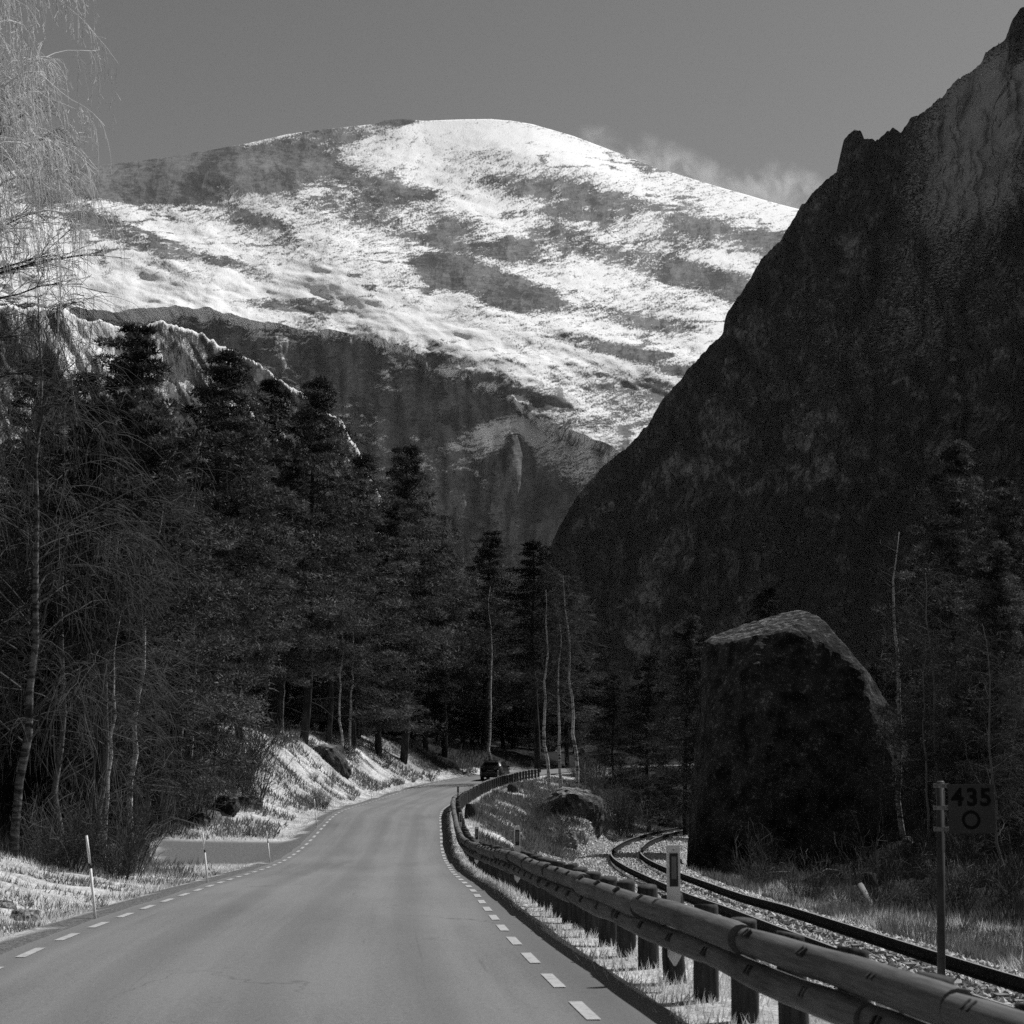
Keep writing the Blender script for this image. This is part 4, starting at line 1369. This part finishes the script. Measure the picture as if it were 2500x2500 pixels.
# ================================================================ delineator posts on the rail
def delineator(loc, rz, label, h=1.0, tip=True):
    e = empty('delineator_post', loc, rz)
    w, t = .060, .022
    prof = [(-w, 0.0), (-w * .1, -.085), (w * .1, -.085), (w, 0.0), (w, h - .012), (w - .012, h), (-w + .012, h), (-w, h - .012)]
    R = Matrix(((1, 0, 0), (0, 0, 1), (0, 1, 0)))
    MB().prism(prof, 2 * t, R).build('body', M['white_plastic'], e)
    p = MB().box((0, -t - .003, h - .225), (.078, .006, .30)).build('black_panel', M['black_panel'], e)
    MB().box((0, -t - .008, h - .205), (.052, .006, .205), None, .006).build('reflector', M['reflector'], p)
    MB().tube([(0, -t - .004, h - .045), (0, -t + .002, h - .045)], .006, 8).build('screw', M['iron'], e)
    tag(e, label, 'delineator post', 'white delineator posts along the guard rail')
    return e
for (y, lb, dz) in [(14.75, 'largest white delineator post with black panel, nearest on the guard rail', .20), (31.5, 'white delineator post, second nearest, standing above the guard rail before the dip', .20),
                    (47.5, 'white delineator post, third nearest, beside the dip of the guard rail', .16), (64, 'white delineator post just before the tightest bend of the guard rail', .2),
                    (90, 'slim delineator post with dark head at the outermost bend of the guard rail', .25), (131, 'grey delineator post beside the rear of the car', .25)]:
    delineator(tuple(rail_pt(y - .12, .135, dz)), -float(road_head(y)) , lb)

# ================================================================ snow poles on the left verge
def snow_pole(px, d, lean, h, label, wt=.021):
    g = on_ground(px, d, .05)
    e = empty('snow_pole', g, 0)
    top = Vector((lean * h, .02, h))
    MB().tube([(0, 0, -.2), tuple(top * .62)], [wt, wt * .95], 8).build('stick', M['snow_pole'], e, True)
    MB().tube([tuple(top * .62), tuple(top * .68)], [wt * .9, wt * .9], 8).build('dark_band', M['iron'], e, True)
    MB().tube([tuple(top * .68), tuple(top)], [wt * .98, wt * .9], 8).build('upper_stick', M['snow_pole'], e, True)
    tag(e, label, 'snow pole', 'pale snow poles along the road verge')
for a in [(254, 23.2, -.17, 1.22, 'tall leaning white snow pole nearest on the grassy verge'), (519, 36.0, -.15, 1.15, 'white snow pole at the corner of the lay-by grass'),
          (667, 53.0, -.16, 1.0, 'white snow pole at the road edge in front of the lay-by gravel'), (778, 74.0, -.13, 1.25, 'thin pale snow pole beyond the lay-by, second before the bank'),
          (911, 104.0, -.12, 1.3, 'thin pale snow pole at the foot of the grassy bank'), (1068, 139.0, 0, 1.0, 'tiny pale snow pole near the far end of the grassy bank')]:
    snow_pole(*a, wt=.021 if a[1] < 60 else .026)

# ================================================================ kilometre sign
def build_sign():
    d = 16.0
    p = back(2296, 1910, d)
    e = empty('kilometre_sign', (float(p[0]), d, float(ground_z(p[0], d)) - .1))
    O = Vector(e.location)
    top = float(p[2]) - O.z
    q = back(2290, 2390, d)
    bx = float(q[0] - p[0])
    MB().tube([(bx * 1.15, 0, -.2), (0, 0, top)], [.040, .040], 14).build('pole', M['steel_dark'], e, True)
    MB().tube([(0, 0, top), (0, 0, top + .012)], [.041, .030], 14).build('pole_cap', M['steel'], e, True)
    c = back(2368.5, 1974, d)
    cx, cz = float(c[0] - p[0]), float(c[2]) - O.z
    W, H = .455, .478
    pl = MB().box((cx, -.05, cz), (W, .012, H), None, 0).build('plate', M['sign_face'], e)
    for i, s in enumerate((('4', 2333.5), ('3', 2369.5), ('5', 2402))):
        cu = bpy.data.curves.new('numeral', 'FONT')
        cu.body = s[0]; cu.size = .235; cu.align_x = 'CENTER'; cu.align_y = 'CENTER'; cu.extrude = .001; cu.offset = .0075
        tmp = bpy.data.objects.new('tmp', cu); COL.objects.link(tmp)
        dg = bpy.context.evaluated_depsgraph_get()
        me = bpy.data.meshes.new_from_object(tmp.evaluated_get(dg))
        bpy.data.objects.remove(tmp)
        me.materials.clear()
        o = link_mesh('numeral', me, M['sign_ink'], pl)
        nx = float(back(s[1], 1948, d)[0] - p[0]); nz = float(back(s[1], 1948, d)[2]) - O.z
        o.location = (nx, -.0585, nz)
        o.rotation_euler = (math.radians(90), 0, 0)
    r = back(2367, 2001, d)
    ring = MB(); n = 40; vs = []
    for k in range(n):
        a = 2 * math.pi * k / n
        for rr in (.062, .092):
            vs.append((float(r[0] - p[0]) + rr * math.cos(a), -.0585, float(r[2]) - O.z + rr * math.sin(a)))
    ring.add(vs, [(2 * k, 2 * k + 1, (2 * k + 3) % (2 * n), (2 * k + 2) % (2 * n)) for k in range(n)]).build('ring_symbol', M['sign_ink'], pl)
    for py in (1918, 1972, 2024):
        z = float(back(2296, py, d)[2]) - O.z
        x = bx * (top - z) / top
        cl = MB()
        cl.tube([(x, 0, z - .021), (x, 0, z + .021)], [.047, .047], 14)
        cl.box((x + .052, -.02, z), (.05, .03, .042), None, .004)
        cl.box((x - .055, -.0, z), (.03, .03, .042), None, .004)
        c_ = cl.build('clamp', M['steel'], e)
        MB().tube([(x + .056, -.04, z), (x + .056, -.032, z)], .006, 6).build('bolt', M['iron'], c_)
        MB().tube([(x - .058, -.02, z), (x - .058, -.012, z)], .006, 6).build('bolt', M['iron'], c_)
    tag(e, 'dark kilometre sign reading 435 over a ring, clamped to a grey pole', 'sign')
build_sign()

# ================================================================ the car
def build_car(y, lat, head):
    p = road_pt(y, lat)
    e = empty('car', (p[0], p[1], p[2] + .01), -head)      # +Y is forward
    e.scale = (1.08, 1.08, 1.08)
    # stations along the car: y, half width low, half width belt, half width roof, z floor, z belt, z roof
    st = [(-2.12, .70, .74, .60, .42, .88, .90), (-2.06, .84, .84, .62, .32, .95, .99), (-1.90, .90, .88, .60, .26, 1.02, 1.16), (-1.62, .92, .90, .60, .24, 1.04, 1.42), (-1.3, .92, .91, .62, .24, 1.03, 1.53),
          (-.7, .92, .92, .66, .24, 1.00, 1.58), (0, .92, .92, .67, .24, .98, 1.59), (.5, .92, .92, .64, .24, .97, 1.52), (1.0, .92, .91, .66, .24, .98, 1.22), (1.25, .92, .90, .70, .24, .97, 1.03),
          (1.8, .90, .87, .66, .26, .90, .93), (2.05, .84, .80, .58, .30, .78, .80), (2.13, .70, .66, .50, .38, .66, .68)]
    V, Fq = [], []
    for (yy, wl, wb, wr, zf, zb, zr) in st:
        zm = zf + (zb - zf) * .45
        half = [(0, zf), (wl * .82, zf), (wl, zf + .08), (wl + .01, zm), (wb, zb), (wb * .55 + wr * .45, zb + (zr - zb) * .5), (wr, zr - .05 * min(1, (zr - zb) * 4)), (wr * .55, zr + .0), (0, zr + .02)]
        ring = half + [(-x, z) for x, z in half[-2:0:-1]]
        V += [(x, yy, z) for x, z in ring]
    k = 16
    for i in range(len(st) - 1):
        for j in range(k):
            Fq.append((i * k + j, i * k + (j + 1) % k, (i + 1) * k + (j + 1) % k, (i + 1) * k + j))
    mb = MB().add(V, Fq + [tuple(range(k)), tuple(reversed(range((len(st) - 1) * k, len(st) * k)))])
    body = mb.build('body', M['car_paint'], e, True)
    # windows
    def quad(name, pts, mat, par, th=.012):
        a, b, c, d_ = [Vector(q) for q in pts]
        n = (b - a).cross(d_ - a).normalized() * th
        return MB().add([a, b, c, d_, a + n, b + n, c + n, d_ + n], [(3, 2, 1, 0), (4, 5, 6, 7), (0, 1, 5, 4), (1, 2, 6, 5), (2, 3, 7, 6), (3, 0, 4, 7)]).build(name, mat, par)
    quad('rear_window', [(-.62, -1.90, 1.12), (.62, -1.90, 1.12), (.54, -1.58, 1.44), (-.54, -1.58, 1.44)], M['car_glass'], e, .02)
    for s in (-1, 1):
        pts = [(s * .925, -1.35, 1.06), (s * .93, -.1, 1.03), (s * .70, -.15, 1.50), (s * .68, -1.15, 1.46)]
        quad('side_window', pts if s > 0 else pts[::-1], M['car_glass'], e, .012)
        pts = [(s * .93, -.02, 1.03), (s * .925, .95, 1.02), (s * .70, .40, 1.47), (s * .70, -.06, 1.50)]
        quad('side_window', pts if s > 0 else pts[::-1], M['car_glass'], e, .012)
        MB().box((s * 1.0, .78, 1.06), (.18, .12, .13), None, .03).build('mirror', M['car_paint'], e)
        # swept tail lamps
        lp = [(s * .52, -2.03, 1.00), (s * .86, -1.92, 1.06), (s * .84, -1.78, 1.22), (s * .66, -1.98, 1.10)]
        quad('tail_lamp', lp if s > 0 else lp[::-1], M['car_lamp'], e, .03)
    sp = MB().box((0, -1.72, 1.555), (1.24, .34, .035), Matrix.Rotation(-.12, 3, 'X'), .03).build('spoiler', M['car_paint'], e)
    for x in (-.36, .36):
        MB().box((x, -1.66, 1.50), (.05, .18, .11)).build('spoiler_strut', M['car_black'], sp)
    MB().box((0, -2.125, .50), (1.36, .06, .26), None, .02).build('rear_bumper', M['car_black'], e)
    MB().box((0, -2.15, .62), (1.20, .05, .025), None, .01).build('bumper_trim', M['steel'], e)
    MB().box((0, -2.125, .80), (.52, .03, .115), None, .01).build('number_plate', M['plate'], e)
    MB().tube([(0, -2.09, .93), (0, -2.07, .93)], .045, 14).build('badge', M['rim'], e)
    for x in (-1, 1):
        for yy in (-1.30, 1.32):
            w = MB()
            prof = [(.20, -.11), (.31, -.115), (.335, -.07), (.335, .07), (.31, .115), (.20, .11)]
            n = 24; vs, fs = [], []
            for i in range(n):
                a = 2 * math.pi * i / n
                vs += [(t, r * math.cos(a), r * math.sin(a)) for r, t in prof]
            m = len(prof)
            for i in range(n):
                for j in range(m):
                    fs.append((i * m + j, i * m + (j + 1) % m, ((i + 1) % n) * m + (j + 1) % m, ((i + 1) % n) * m + j))
            we = w.add(vs, fs).build('wheel', M['tyre'], e, True)
            we.location = (x * .80, yy, .335)
            rm = MB().tube([(-.08, 0, 0), (.08, 0, 0)], [.205, .205], 20)
            for i in range(5):
                a = i * 1.2566
                rm.box((x * .085, .11 * math.cos(a), .11 * math.sin(a)), (.02, .035, .2), Matrix.Rotation(a - math.pi / 2, 3, 'X'))
            rm.build('rim', M['rim'], we)
            MB().tube([(x * .90, yy - .36, .36), (x * .935, yy - .25, .60), (x * .94, yy, .71), (x * .935, yy + .25, .60), (x * .90, yy + .36, .36)], .035, 6).build('wheel_arch', M['car_black'], e, True)
    tag(e, 'dark hatchback car driving away round the bend', 'car')
build_car(141.5, 1.30, math.radians(9.0))

# ================================================================ rocks
def rock(name, loc, planes, mat, label, cat, seed=1, rough=.05, sub=5, soft=9.0, group=None, freq=1.0, centre=(0, 0, 0), smooth=False, chips=16):
    """boulder cut by planes (normal, distance) with worn edges and rough skin"""
    import bmesh
    bm = bmesh.new()
    bmesh.ops.create_icosphere(bm, subdivisions=sub, radius=1.0)
    D = np.array([v.co[:] for v in bm.verts]); Fc = np.array([[v.index for v in f.verts] for f in bm.faces])
    bm.free()
    Nn = unit(np.array([p[0] for p in planes], float)); dd = np.array([p[1] for p in planes], float)
    # chips: many extra fracture planes that shave the edges
    rg = np.random.default_rng(seed + 500)
    cn = unit(rg.normal(size=(chips, 3)))
    r0 = 1.0 / (np.sum((np.clip(cn @ Nn.T, 1e-4, None) / dd[None]) ** 30, 1) ** (1 / 30))
    Nn = np.concatenate([Nn, cn]); dd = np.concatenate([dd, r0 * rg.uniform(.985, 1.06, chips)])
    soft = soft * 3
    c = D @ Nn.T
    inv = np.clip(c, 1e-4, None) / dd[None]
    mx = inv.max(1, keepdims=True)
    r = 1.0 / (mx[:, 0] * np.sum((inv / mx) ** soft, 1) ** (1 / soft))
    size = float(np.median(r))
    P = D * r[:, None]
    q = P / size * freq
    nrm = fbm(q[:, 0] * 9 + seed, q[:, 1] * 9, q[:, 2] * 9, 3, .6) * rough * .45 + fbm(q[:, 0] * 1.6 + seed, q[:, 1] * 1.6, q[:, 2] * 1.6, 5, .55) * rough * 1.6 + fbm(q[:, 0] * 4 + seed, q[:, 1] * 4, q[:, 2] * 4, 4, .55, True) * rough * .7
    P = P * (1 + nrm)[:, None] + np.array(centre)
    o = mesh_np(name, P, Fc, M[mat], None, smooth)
    o.location = loc
    tag(o, label, cat, group)
    return o

def giant_boulder():
    d = 90.0
    b = back(1960, 2085, d)
    m = d / FPX * 1.0
    planes = [((-.99, -.05, .12), 5.4), ((-.30, -.15, .94), 6.5), ((.45, -.1, .88), 6.7), ((.80, -.05, .60), 5.0), ((.97, -.1, .22), 5.6), ((.1, -.93, .35), 4.6), ((-.62, -.75, .1), 5.0), ((.35, -.70, .62), 5.6), ((-.35, -.72, .60), 5.9), ((.15, -.55, .82), 6.35), ((.75, -.62, .25), 5.1), ((-.85, -.45, .28), 5.3), ((-.1, -.98, -.12), 4.7),
              ((.6, -.78, .2), 5.2), ((.3, -.93, .1), 4.6), ((0, 1, .2), 5.0), ((0, 0, -1), 7.5), ((-.7, .7, 0), 5.5), ((.7, .7, 0), 6.0)]
    o = rock('giant_boulder', (float(b[0]), d, float(b[2]) + .2), planes, 'rock_dark', 'house-sized dark mossy boulder beside the railway, its tilted top catching light', 'boulder', 4, .020, 6, 60, None, 2.2, (0, 0, 6.0), chips=0)
giant_boulder()

def small_rock(px, py_mid, d, w, h, mat, label, seed, dep=None, flat=False, rz=0.0, name='rock', rough=.09):
    g = on_ground(px, d)
    c = (g[0], g[1], g[2] + .12 * h if not name == 'tall' else g[2])
    rnd = random.Random(seed)
    pl = []
    dep = dep or w * .8
    for k in range(13):
        a = rnd.uniform(0, 6.28); t = rnd.uniform(-.35, .75)
        n = Vector((math.cos(a), math.sin(a), t)).normalized()
        rr = 1 / math.sqrt((n.x / (w / 2)) ** 2 + (n.y / (dep / 2)) ** 2 + (n.z / (h / 2)) ** 2)
        pl.append(((n.x, n.y, n.z), rr * rnd.uniform(.82, 1.05)))
    pl.append(((0, 0, -1), h * .7)); pl.append(((.05 * rnd.uniform(-1, 1), -.1, 1), h * (.40 if flat else .5)))
    o = rock(name, tuple(map(float, c)), pl, mat, label, 'rock', seed, rough * .8, 4, 34, None, 1.8)
    o.rotation_euler = (0, 0, rz)
    return o
for a in [
    (1615, 1930, 150, 5.6, 8.5, 'rock_dark', 'round lichen-spotted boulder left of the giant boulder', 141, 3.4, False, 0, 'rock', .13),
    (1405, 1925, 104, 3.9, 2.7, 'rock_mid', 'ledge rock with bright flat top and dark undercut face beside the rail end', 42, 3.4, True, 0, 'rock', .13),
    (800, 1815, 116, 3.4, 1.9, 'rock_mid', 'rock outcrop with a steep smooth flank on the crest of the grassy bank', 143, 3.0, False, .3, 'rock', .15),
    (555, 1965, 75, 1.3, 1.0, 'rock_dark', 'dark mossy rock beside the lay-by, largest of three', 44),
    (612, 1955, 78, 1.3, .9, 'rock_mid', 'grey rock at the end of the lay-by beside the mossy rocks', 45),
    (492, 1985, 71, .95, .9, 'rock_dark', 'small dark mossy rock under the paired birch stems', 46),
    (335, 2000, 56, 1.3, 1.0, 'rock_dark', 'dark rock half buried in undergrowth near the black pine trunk', 47),
    (1250, 2012, 84, 2.0, .55, 'rock_pale', 'pale sunlit rock lying on the slope below the guard rail bend', 148, 1.6, False, .2, 'rock', .25),
    (1312, 2040, 80, 1.2, .3, 'rock_pale', 'low pale rock just right of the sunlit rock on the slope', 149, 1.0, False, .4, 'rock', .25),
    (1385, 1990, 92, 1.2, 1.4, 'rock_pale', 'pale cracked rock face in the middle of the shrubby slope', 50, .9, False, 0, 'rock', .2),
    (1345, 1962, 96, .8, .7, 'rock_pale', 'small pale rock above the cracked rock face on the slope', 51, .7, False, 0, 'rock', .2),
    (75, 2192, 24, .9, .2, 'rock_pale', 'broken pale rock slab in the near verge grass', 52, .6, True, .4, 'rock', .22),
    (178, 2200, 25, .6, .12, 'rock_pale', 'narrow pale rock sliver beside the tall snow pole', 53, .3, True, -.3, 'rock', .22),
    (30, 2150, 25.5, .4, .2, 'rock_pale', 'rough pale stone higher up the near verge bank', 54, .4, False, 0, 'rock', .2),
    (2010, 2112, 64, 1.6, .7, 'rock_dark', 'dark mossy stone on the forest floor below the giant boulder', 55),
    (2090, 2150, 58, 1.3, .7, 'rock_dark', 'low dark stone amid dead branches across the railway', 56),
    (2240, 2020, 62, .8, .6, 'rock_dark', 'mossy rock with pale top left of the sign pole', 57),
    (2245, 1965, 66, .8, .7, 'rock_dark', 'mossy rock higher up behind the sign pole', 58),
    (2200, 1850, 84, 1.1, .7, 'rock_dark', 'mossy stone at the foot of the tall white birch stem', 60)]:
    small_rock(*a)

# ================================================================ fallen wood
def stick(name, pts, rad, mat, label, cat, n=7):
    g = Vector(pts[0])
    e = MB().tube([Vector(p) - g for p in pts], rad, n, True, .06, random.Random(int(abs(g.x * 100)))).build(name, M[mat], None, True)
    e.location = g
    tag(e, label, cat)
def gp(px, d, dz): 
    p = on_ground(px, d); return (p[0], p[1], p[2] + dz)
stick('fallen_log', [tuple(back(2195, 1858, 80)), tuple(back(2230, 1855, 80)), tuple(back(2285, 1857, 80.5))], [.07, .07, .05], 'birch', 'short white broken birch log lying left of the sign behind the shrubs', 'log')
stick('fallen_log', [gp(2090, 52, .75), gp(2110, 51, .35), gp(2130, 50, .05)], [.11, .12, .13], 'twig_mid', 'broken log leaning in the brush across the railway', 'log')
stick('tree_stump', [gp(2112, 55, -.2), gp(2112, 55, .5), gp(2114, 55, .85)], [.30, .26, .22], 'pine_bark', 'dark tree stump in the brush across the railway', 'stump', 11)
stick('tree_stump', [gp(1150, 80, -.3), gp(1150, 80, .5), gp(1151, 80, .8)], [.36, .30, .28], 'pine_bark', 'dark stump just behind the tight bend of the guard rail', 'stump', 11)
stick('tree_stump', [gp(1252, 124, -.3), gp(1252, 124, .35), gp(1253, 124, .6)], [.50, .42, .36], 'pine_bark', 'dark stump on the slope below the far guard rail posts', 'stump', 11)
stick('fallen_branch', [gp(1190, 77, .2), gp(1230, 76, .25), gp(1262, 76.5, .1)], [.05, .04, .03], 'pine_bark', 'dead branch lying behind the dip of the guard rail', 'branch')
stick('fallen_branch', [gp(1950, 62, .2), gp(2010, 62, .55), gp(2080, 63, .5), gp(2140, 62, .9)], [.05, .045, .03, .012], 'twig_mid', 'long dead branch in the brush in front of the giant boulder', 'branch')
stick('fallen_branch', [gp(2380, 45, .3), gp(2440, 46, .7), gp(2500, 45, 1.1)], [.05, .04, .02], 'twig_mid', 'dead branch slanting up behind the sign pole', 'branch')
stick('fallen_branch', [gp(1840, 66, .2), gp(1870, 66, .6), gp(1920, 67, .75)], [.04, .03, .012], 'twig_mid', 'curved dead branch close to the railway below the giant boulder', 'branch')

# ================================================================ shrubs, heath, grass
SHRUBS = [shrub_mesh(61, 1.8, 26, 'twig_mid'), shrub_mesh(62, 1.6, 34, 'twig_dark', .7), shrub_mesh(63, 2.2, 22, 'twig_dark', .4), shrub_mesh(64, 1.2, 40, 'twig_mid', .9)]
def masks(x, y):
    yc = np.clip(y, -30, 205)
    a = (x - road_x(yc)) * np.cos(road_head(yc))
    return a, -a - HW - .5, x - track_x(np.clip(y, -20, 190)), a - HW - rail_off(yc)

def scatter_shrubs(spots, label, group, kinds, smin=.7, smax=1.25):
    for (px, d) in spots:
        g = on_ground(px, d, .02)
        a_, d_, f_, e_ = masks(np.array(g[0]), np.array(g[1]))
        if -HW - 1.2 < a_ < HW + 1.9 or abs(f_) < 3.4:
            continue
        e = bpy.data.objects.new('bare_shrub', SHRUBS[random.choice(kinds)])
        COL.objects.link(e)
        e.location = g
        e.rotation_euler = (0, 0, random.uniform(0, 6.28))
        s = random.uniform(smin, smax)
        e.scale = (s, s, s * random.uniform(.85, 1.2))
        tag(e, label, 'shrub', group)
scatter_shrubs([(random.uniform(330, 640), random.uniform(73, 88)) for _ in range(34)], 'bare dark shrub at the wood edge beyond the lay-by', 'shrubs beyond the lay-by', (1, 2), .9, 1.6)
scatter_shrubs([(random.uniform(100, 330), random.uniform(38, 52)) for _ in range(12)], 'bare dark shrub around the thick black pine trunk', 'shrubs around the black pine trunk', (1, 2))
scatter_shrubs([(random.uniform(640, 1150), random.uniform(84, 150)) for _ in range(80)], 'bare shrub growing on the grassy bank', 'shrubs on the grassy bank', (0, 3, 1), .35, .7)
scatter_shrubs([(random.uniform(1290, 1500), random.uniform(86, 118)) for _ in range(34)], 'bare shrub on the slope between guard rail and railway', 'shrubs on the slope above the railway', (0, 1, 3), .6, 1.0)
scatter_shrubs([(random.uniform(1420, 1720), random.uniform(112, 168)) for _ in range(64)], 'tall bare shrub in the thicket left of the giant boulder', 'thicket left of the giant boulder', (0, 1, 2), 1.1, 2.1)
scatter_shrubs([(random.uniform(1300, 1440), random.uniform(151, 160)) for _ in range(16)], 'bare shrub around the feet of the white birch stems at the bend', 'shrubs around the bend birches', (0, 1, 3), .9, 1.3)
scatter_shrubs([(random.uniform(1760, 2500), random.uniform(44, 75)) for _ in range(40)], 'bare shrub in the brush across the railway', 'brush across the railway', (1, 2, 3), .6, 1.2)

def turf(name, n, ylo, yhi, xlo, xhi, keep, mat, h, w, label, cat, seed, clump=.6, lean=.5, p=1.7):
    rng = np.random.default_rng(seed)
    y = ylo + (yhi - ylo) * rng.random(n) ** p
    x = xlo(y) + (xhi(y) - xlo(y)) * rng.random(n)
    cl = fbm(x * clump, y * clump, seed, 3)
    k = keep(x, y, cl) & (rng.random(n) < np.clip(.62 + .9 * cl, .05, 1))
    x, y, cl = x[k], y[k], cl[k]
    P = np.stack([x, y, ground_z(x, y) - .02], 1)
    m = len(x)
    an = 2.2 * fbm(x * .8, y * .8, seed + 5, 2) + rng.uniform(-2.4, 2.4, m)
    D = unit(np.stack([np.cos(an) * lean, np.sin(an) * lean, np.ones(m)], 1) * np.stack([rng.uniform(.2, 1.7, m)] * 2 + [np.ones(m)], 1))
    L = h * rng.uniform(.45, 1.3, m) * (1 + .6 * cl)
    V, Fc = blades_np(P, D, L, (w * (1 + y / 26)) * rng.uniform(.6, 1.3, m), rng, .12)
    o = mesh_np(name, V, Fc, M[mat], None, False)
    tag(o, label, cat, kind='stuff')

def lk(x, y, cl):
    a, d, f, e = masks(x, y)
    lay = (y > 52.5) & (y < 66.5) & (d < 4.5 + .16 * (y - 58))
    return (d > .35) & (d < wood_edge(np.clip(y, -30, 205)) + 1.2) & ~lay
turf('verge_grass', 230000, 13, 150, lambda y: road_x(y) - HW - 16, lambda y: road_x(y) - HW - .6, lk, 'dry_grass', .11, .011, 'short dry pale grass on the verge and bank beside the road', 'grass', 71)
turf('bank_heath', 170000, 17, 160, lambda y: road_x(y) - HW - 17, lambda y: road_x(y) - HW - 1.2,
     lambda x, y, cl: lk(x, y, cl) & (cl > -.04) & (y > 40) & (masks(x, y)[1] > 1.2), 'heath', .30, .014, 'patchy grey heath growing through the dry grass of the verge and bank', 'heath', 72, .45)
turf('verge_moss', 60000, 14, 44, lambda y: road_x(y) - HW - 9, lambda y: road_x(y) - HW - .8,
     lambda x, y, cl: lk(x, y, cl) & (cl > .0), 'heath', .12, .012, 'low dark moss and weeds mottling the near verge grass', 'weeds', 77, 1.1)
turf('trackside_tufts', 60000, 18, 82, lambda y: track_x(y) + 2.6, lambda y: track_x(y) + 5.2,
     lambda x, y, cl: (cl > .05) & ((x - track_x(y)) > 2.9), 'dry_grass', .26, .010, 'pale sunlit tufts along the edge of the ballast', 'grass', 78, 1.0)
def rk(x, y, cl):
    a, d, f, e = masks(x, y)
    return (a > HW + asph_r(np.clip(y, -30, 205)) - .06 + .12 * cl) & (f < -2.7 - 1.6 * ((y > 40) & (y < 82)) * (f > -6))
turf('slope_grass', 170000, 6, 150, lambda y: road_x(y) + HW + .2, lambda y: track_x(y) - 2.4, rk, 'dry_grass', .13, .010, 'dry pale grass around the guard rail posts and down the slope', 'grass', 73)
turf('slope_heath', 150000, 40, 150, lambda y: road_x(y) + HW + 1.4, lambda y: track_x(y) - 2.6,
     lambda x, y, cl: rk(x, y, cl) & (cl > -.12) & (masks(x, y)[3] > .9) & (y > 60), 'heath', .34, .016, 'dull heath and low growth on the slope above the railway', 'heath', 74, .5)
turf('trackside_heath', 130000, 18, 110, lambda y: track_x(y) + 2.5, lambda y: track_x(y) + 7.0,
     lambda x, y, cl: ((x - track_x(y)) > 2.9 - .7 * cl) & (y < 84), 'heath', .34, .013, 'low tufted heath along the far side of the railway', 'heath', 75, .7)
def wk(x, y, cl):
    a, d, f, e = masks(x, y)
    return ~((y > 62) & (np.abs(f) < 9.5) & (a > 0)) & ((a < 0) & (d > wood_edge(np.clip(y, -30, 205)) - .2)) | ((a > 0) & (f > 5.5) & ~((y > 62) & (np.abs(f) < 9.5))) | ((y > 160) & (np.abs(a) > 4.5))
turf('undergrowth', 240000, 22, 175, lambda y: -.36 * y - 4, lambda y: .36 * y + 3, lambda x, y, cl: wk(x, y, cl), 'twig_dark', .75, .010, 'dark bare undergrowth covering the floor of the wood', 'undergrowth', 76, .3, .5, 1.3)

# ================================================================ wisps of cloud behind the snow ridge
def cloud_mat():
    m = bpy.data.materials.new('cloud_vapour')
    m.use_nodes = True
    nt = m.node_tree
    nt.nodes.remove(nt.nodes['Principled BSDF'])
    pv = nt.nodes.new('ShaderNodeVolumePrincipled')
    pv.inputs['Color'].default_value = (.95, .95, .95, 1)
    pv.inputs['Anisotropy'].default_value = .2
    v = coords(nt, 'Generated', (1, 1, 1))
    n = noise(nt, coords(nt, 'Object', (1, .5, 1.3)), .0045, 5, .6, .6)
    # fades out towards the edges of the bank
    g = nt.nodes.new('ShaderNodeVectorMath'); g.operation = 'DISTANCE'
    g.inputs[1].default_value = (.5, .5, .5)
    nt.links.new(v, g.inputs[0])
    edge = ramp(nt, g.outputs['Value'], [(.12, 1), (.50, 0)])
    d = mathn(nt, 'MULTIPLY', ramp(nt, n, [(.46, 0), (.72, 1)]), edge)
    nt.links.new(mathn(nt, 'MULTIPLY', d, .0075), pv.inputs['Density'])
    nt.links.new(pv.outputs[0], nt.nodes['Material Output'].inputs['Volume'])
    return m
M['cloud'] = cloud_mat()
def cloud(px, py, d, w, h, dep, rot, label):
    import bmesh
    bm = bmesh.new()
    bmesh.ops.create_icosphere(bm, subdivisions=3, radius=1.0)
    for v in bm.verts:
        v.co = Vector((v.co.x * w / 2, v.co.y * dep / 2, v.co.z * h / 2))
    me = bpy.data.meshes.new('cloud'); bm.to_mesh(me); bm.free()
    me.materials.append(M['cloud'])
    o = bpy.data.objects.new('cloud', me); COL.objects.link(o)
    o.location = tuple(map(float, back(px, py, d)))
    o.rotation_euler = (0, math.radians(rot), 0)
    tag(o, label, 'cloud', kind='stuff')
cloud(1610, 415, 11000, 1480, 260, 1100, 20, 'wispy cloud trailing down behind the bright shoulder of the snow mountain')
cloud(1900, 470, 11000, 900, 380, 900, 15, 'faint cloud where the snow ridge meets the dark mountain')

# ================================================================ the air in the valley
def build_haze():
    m = bpy.data.materials.new('valley_air')
    m.use_nodes = True
    nt = m.node_tree
    nt.nodes.remove(nt.nodes['Principled BSDF'])
    pv = nt.nodes.new('ShaderNodeVolumePrincipled')
    pv.inputs['Color'].default_value = (.97, .97, .97, 1)
    pv.inputs['Density'].default_value = 0.85e-5
    nt.links.new(pv.outputs[0], nt.nodes['Material Output'].inputs['Volume'])
    o = MB().box((0, 4600, 1350), (16000, 10400, 3600)).build('haze', m)
    tag(o, 'thin pale air filling the valley before the far mountains', 'haze', kind='stuff')
build_haze()
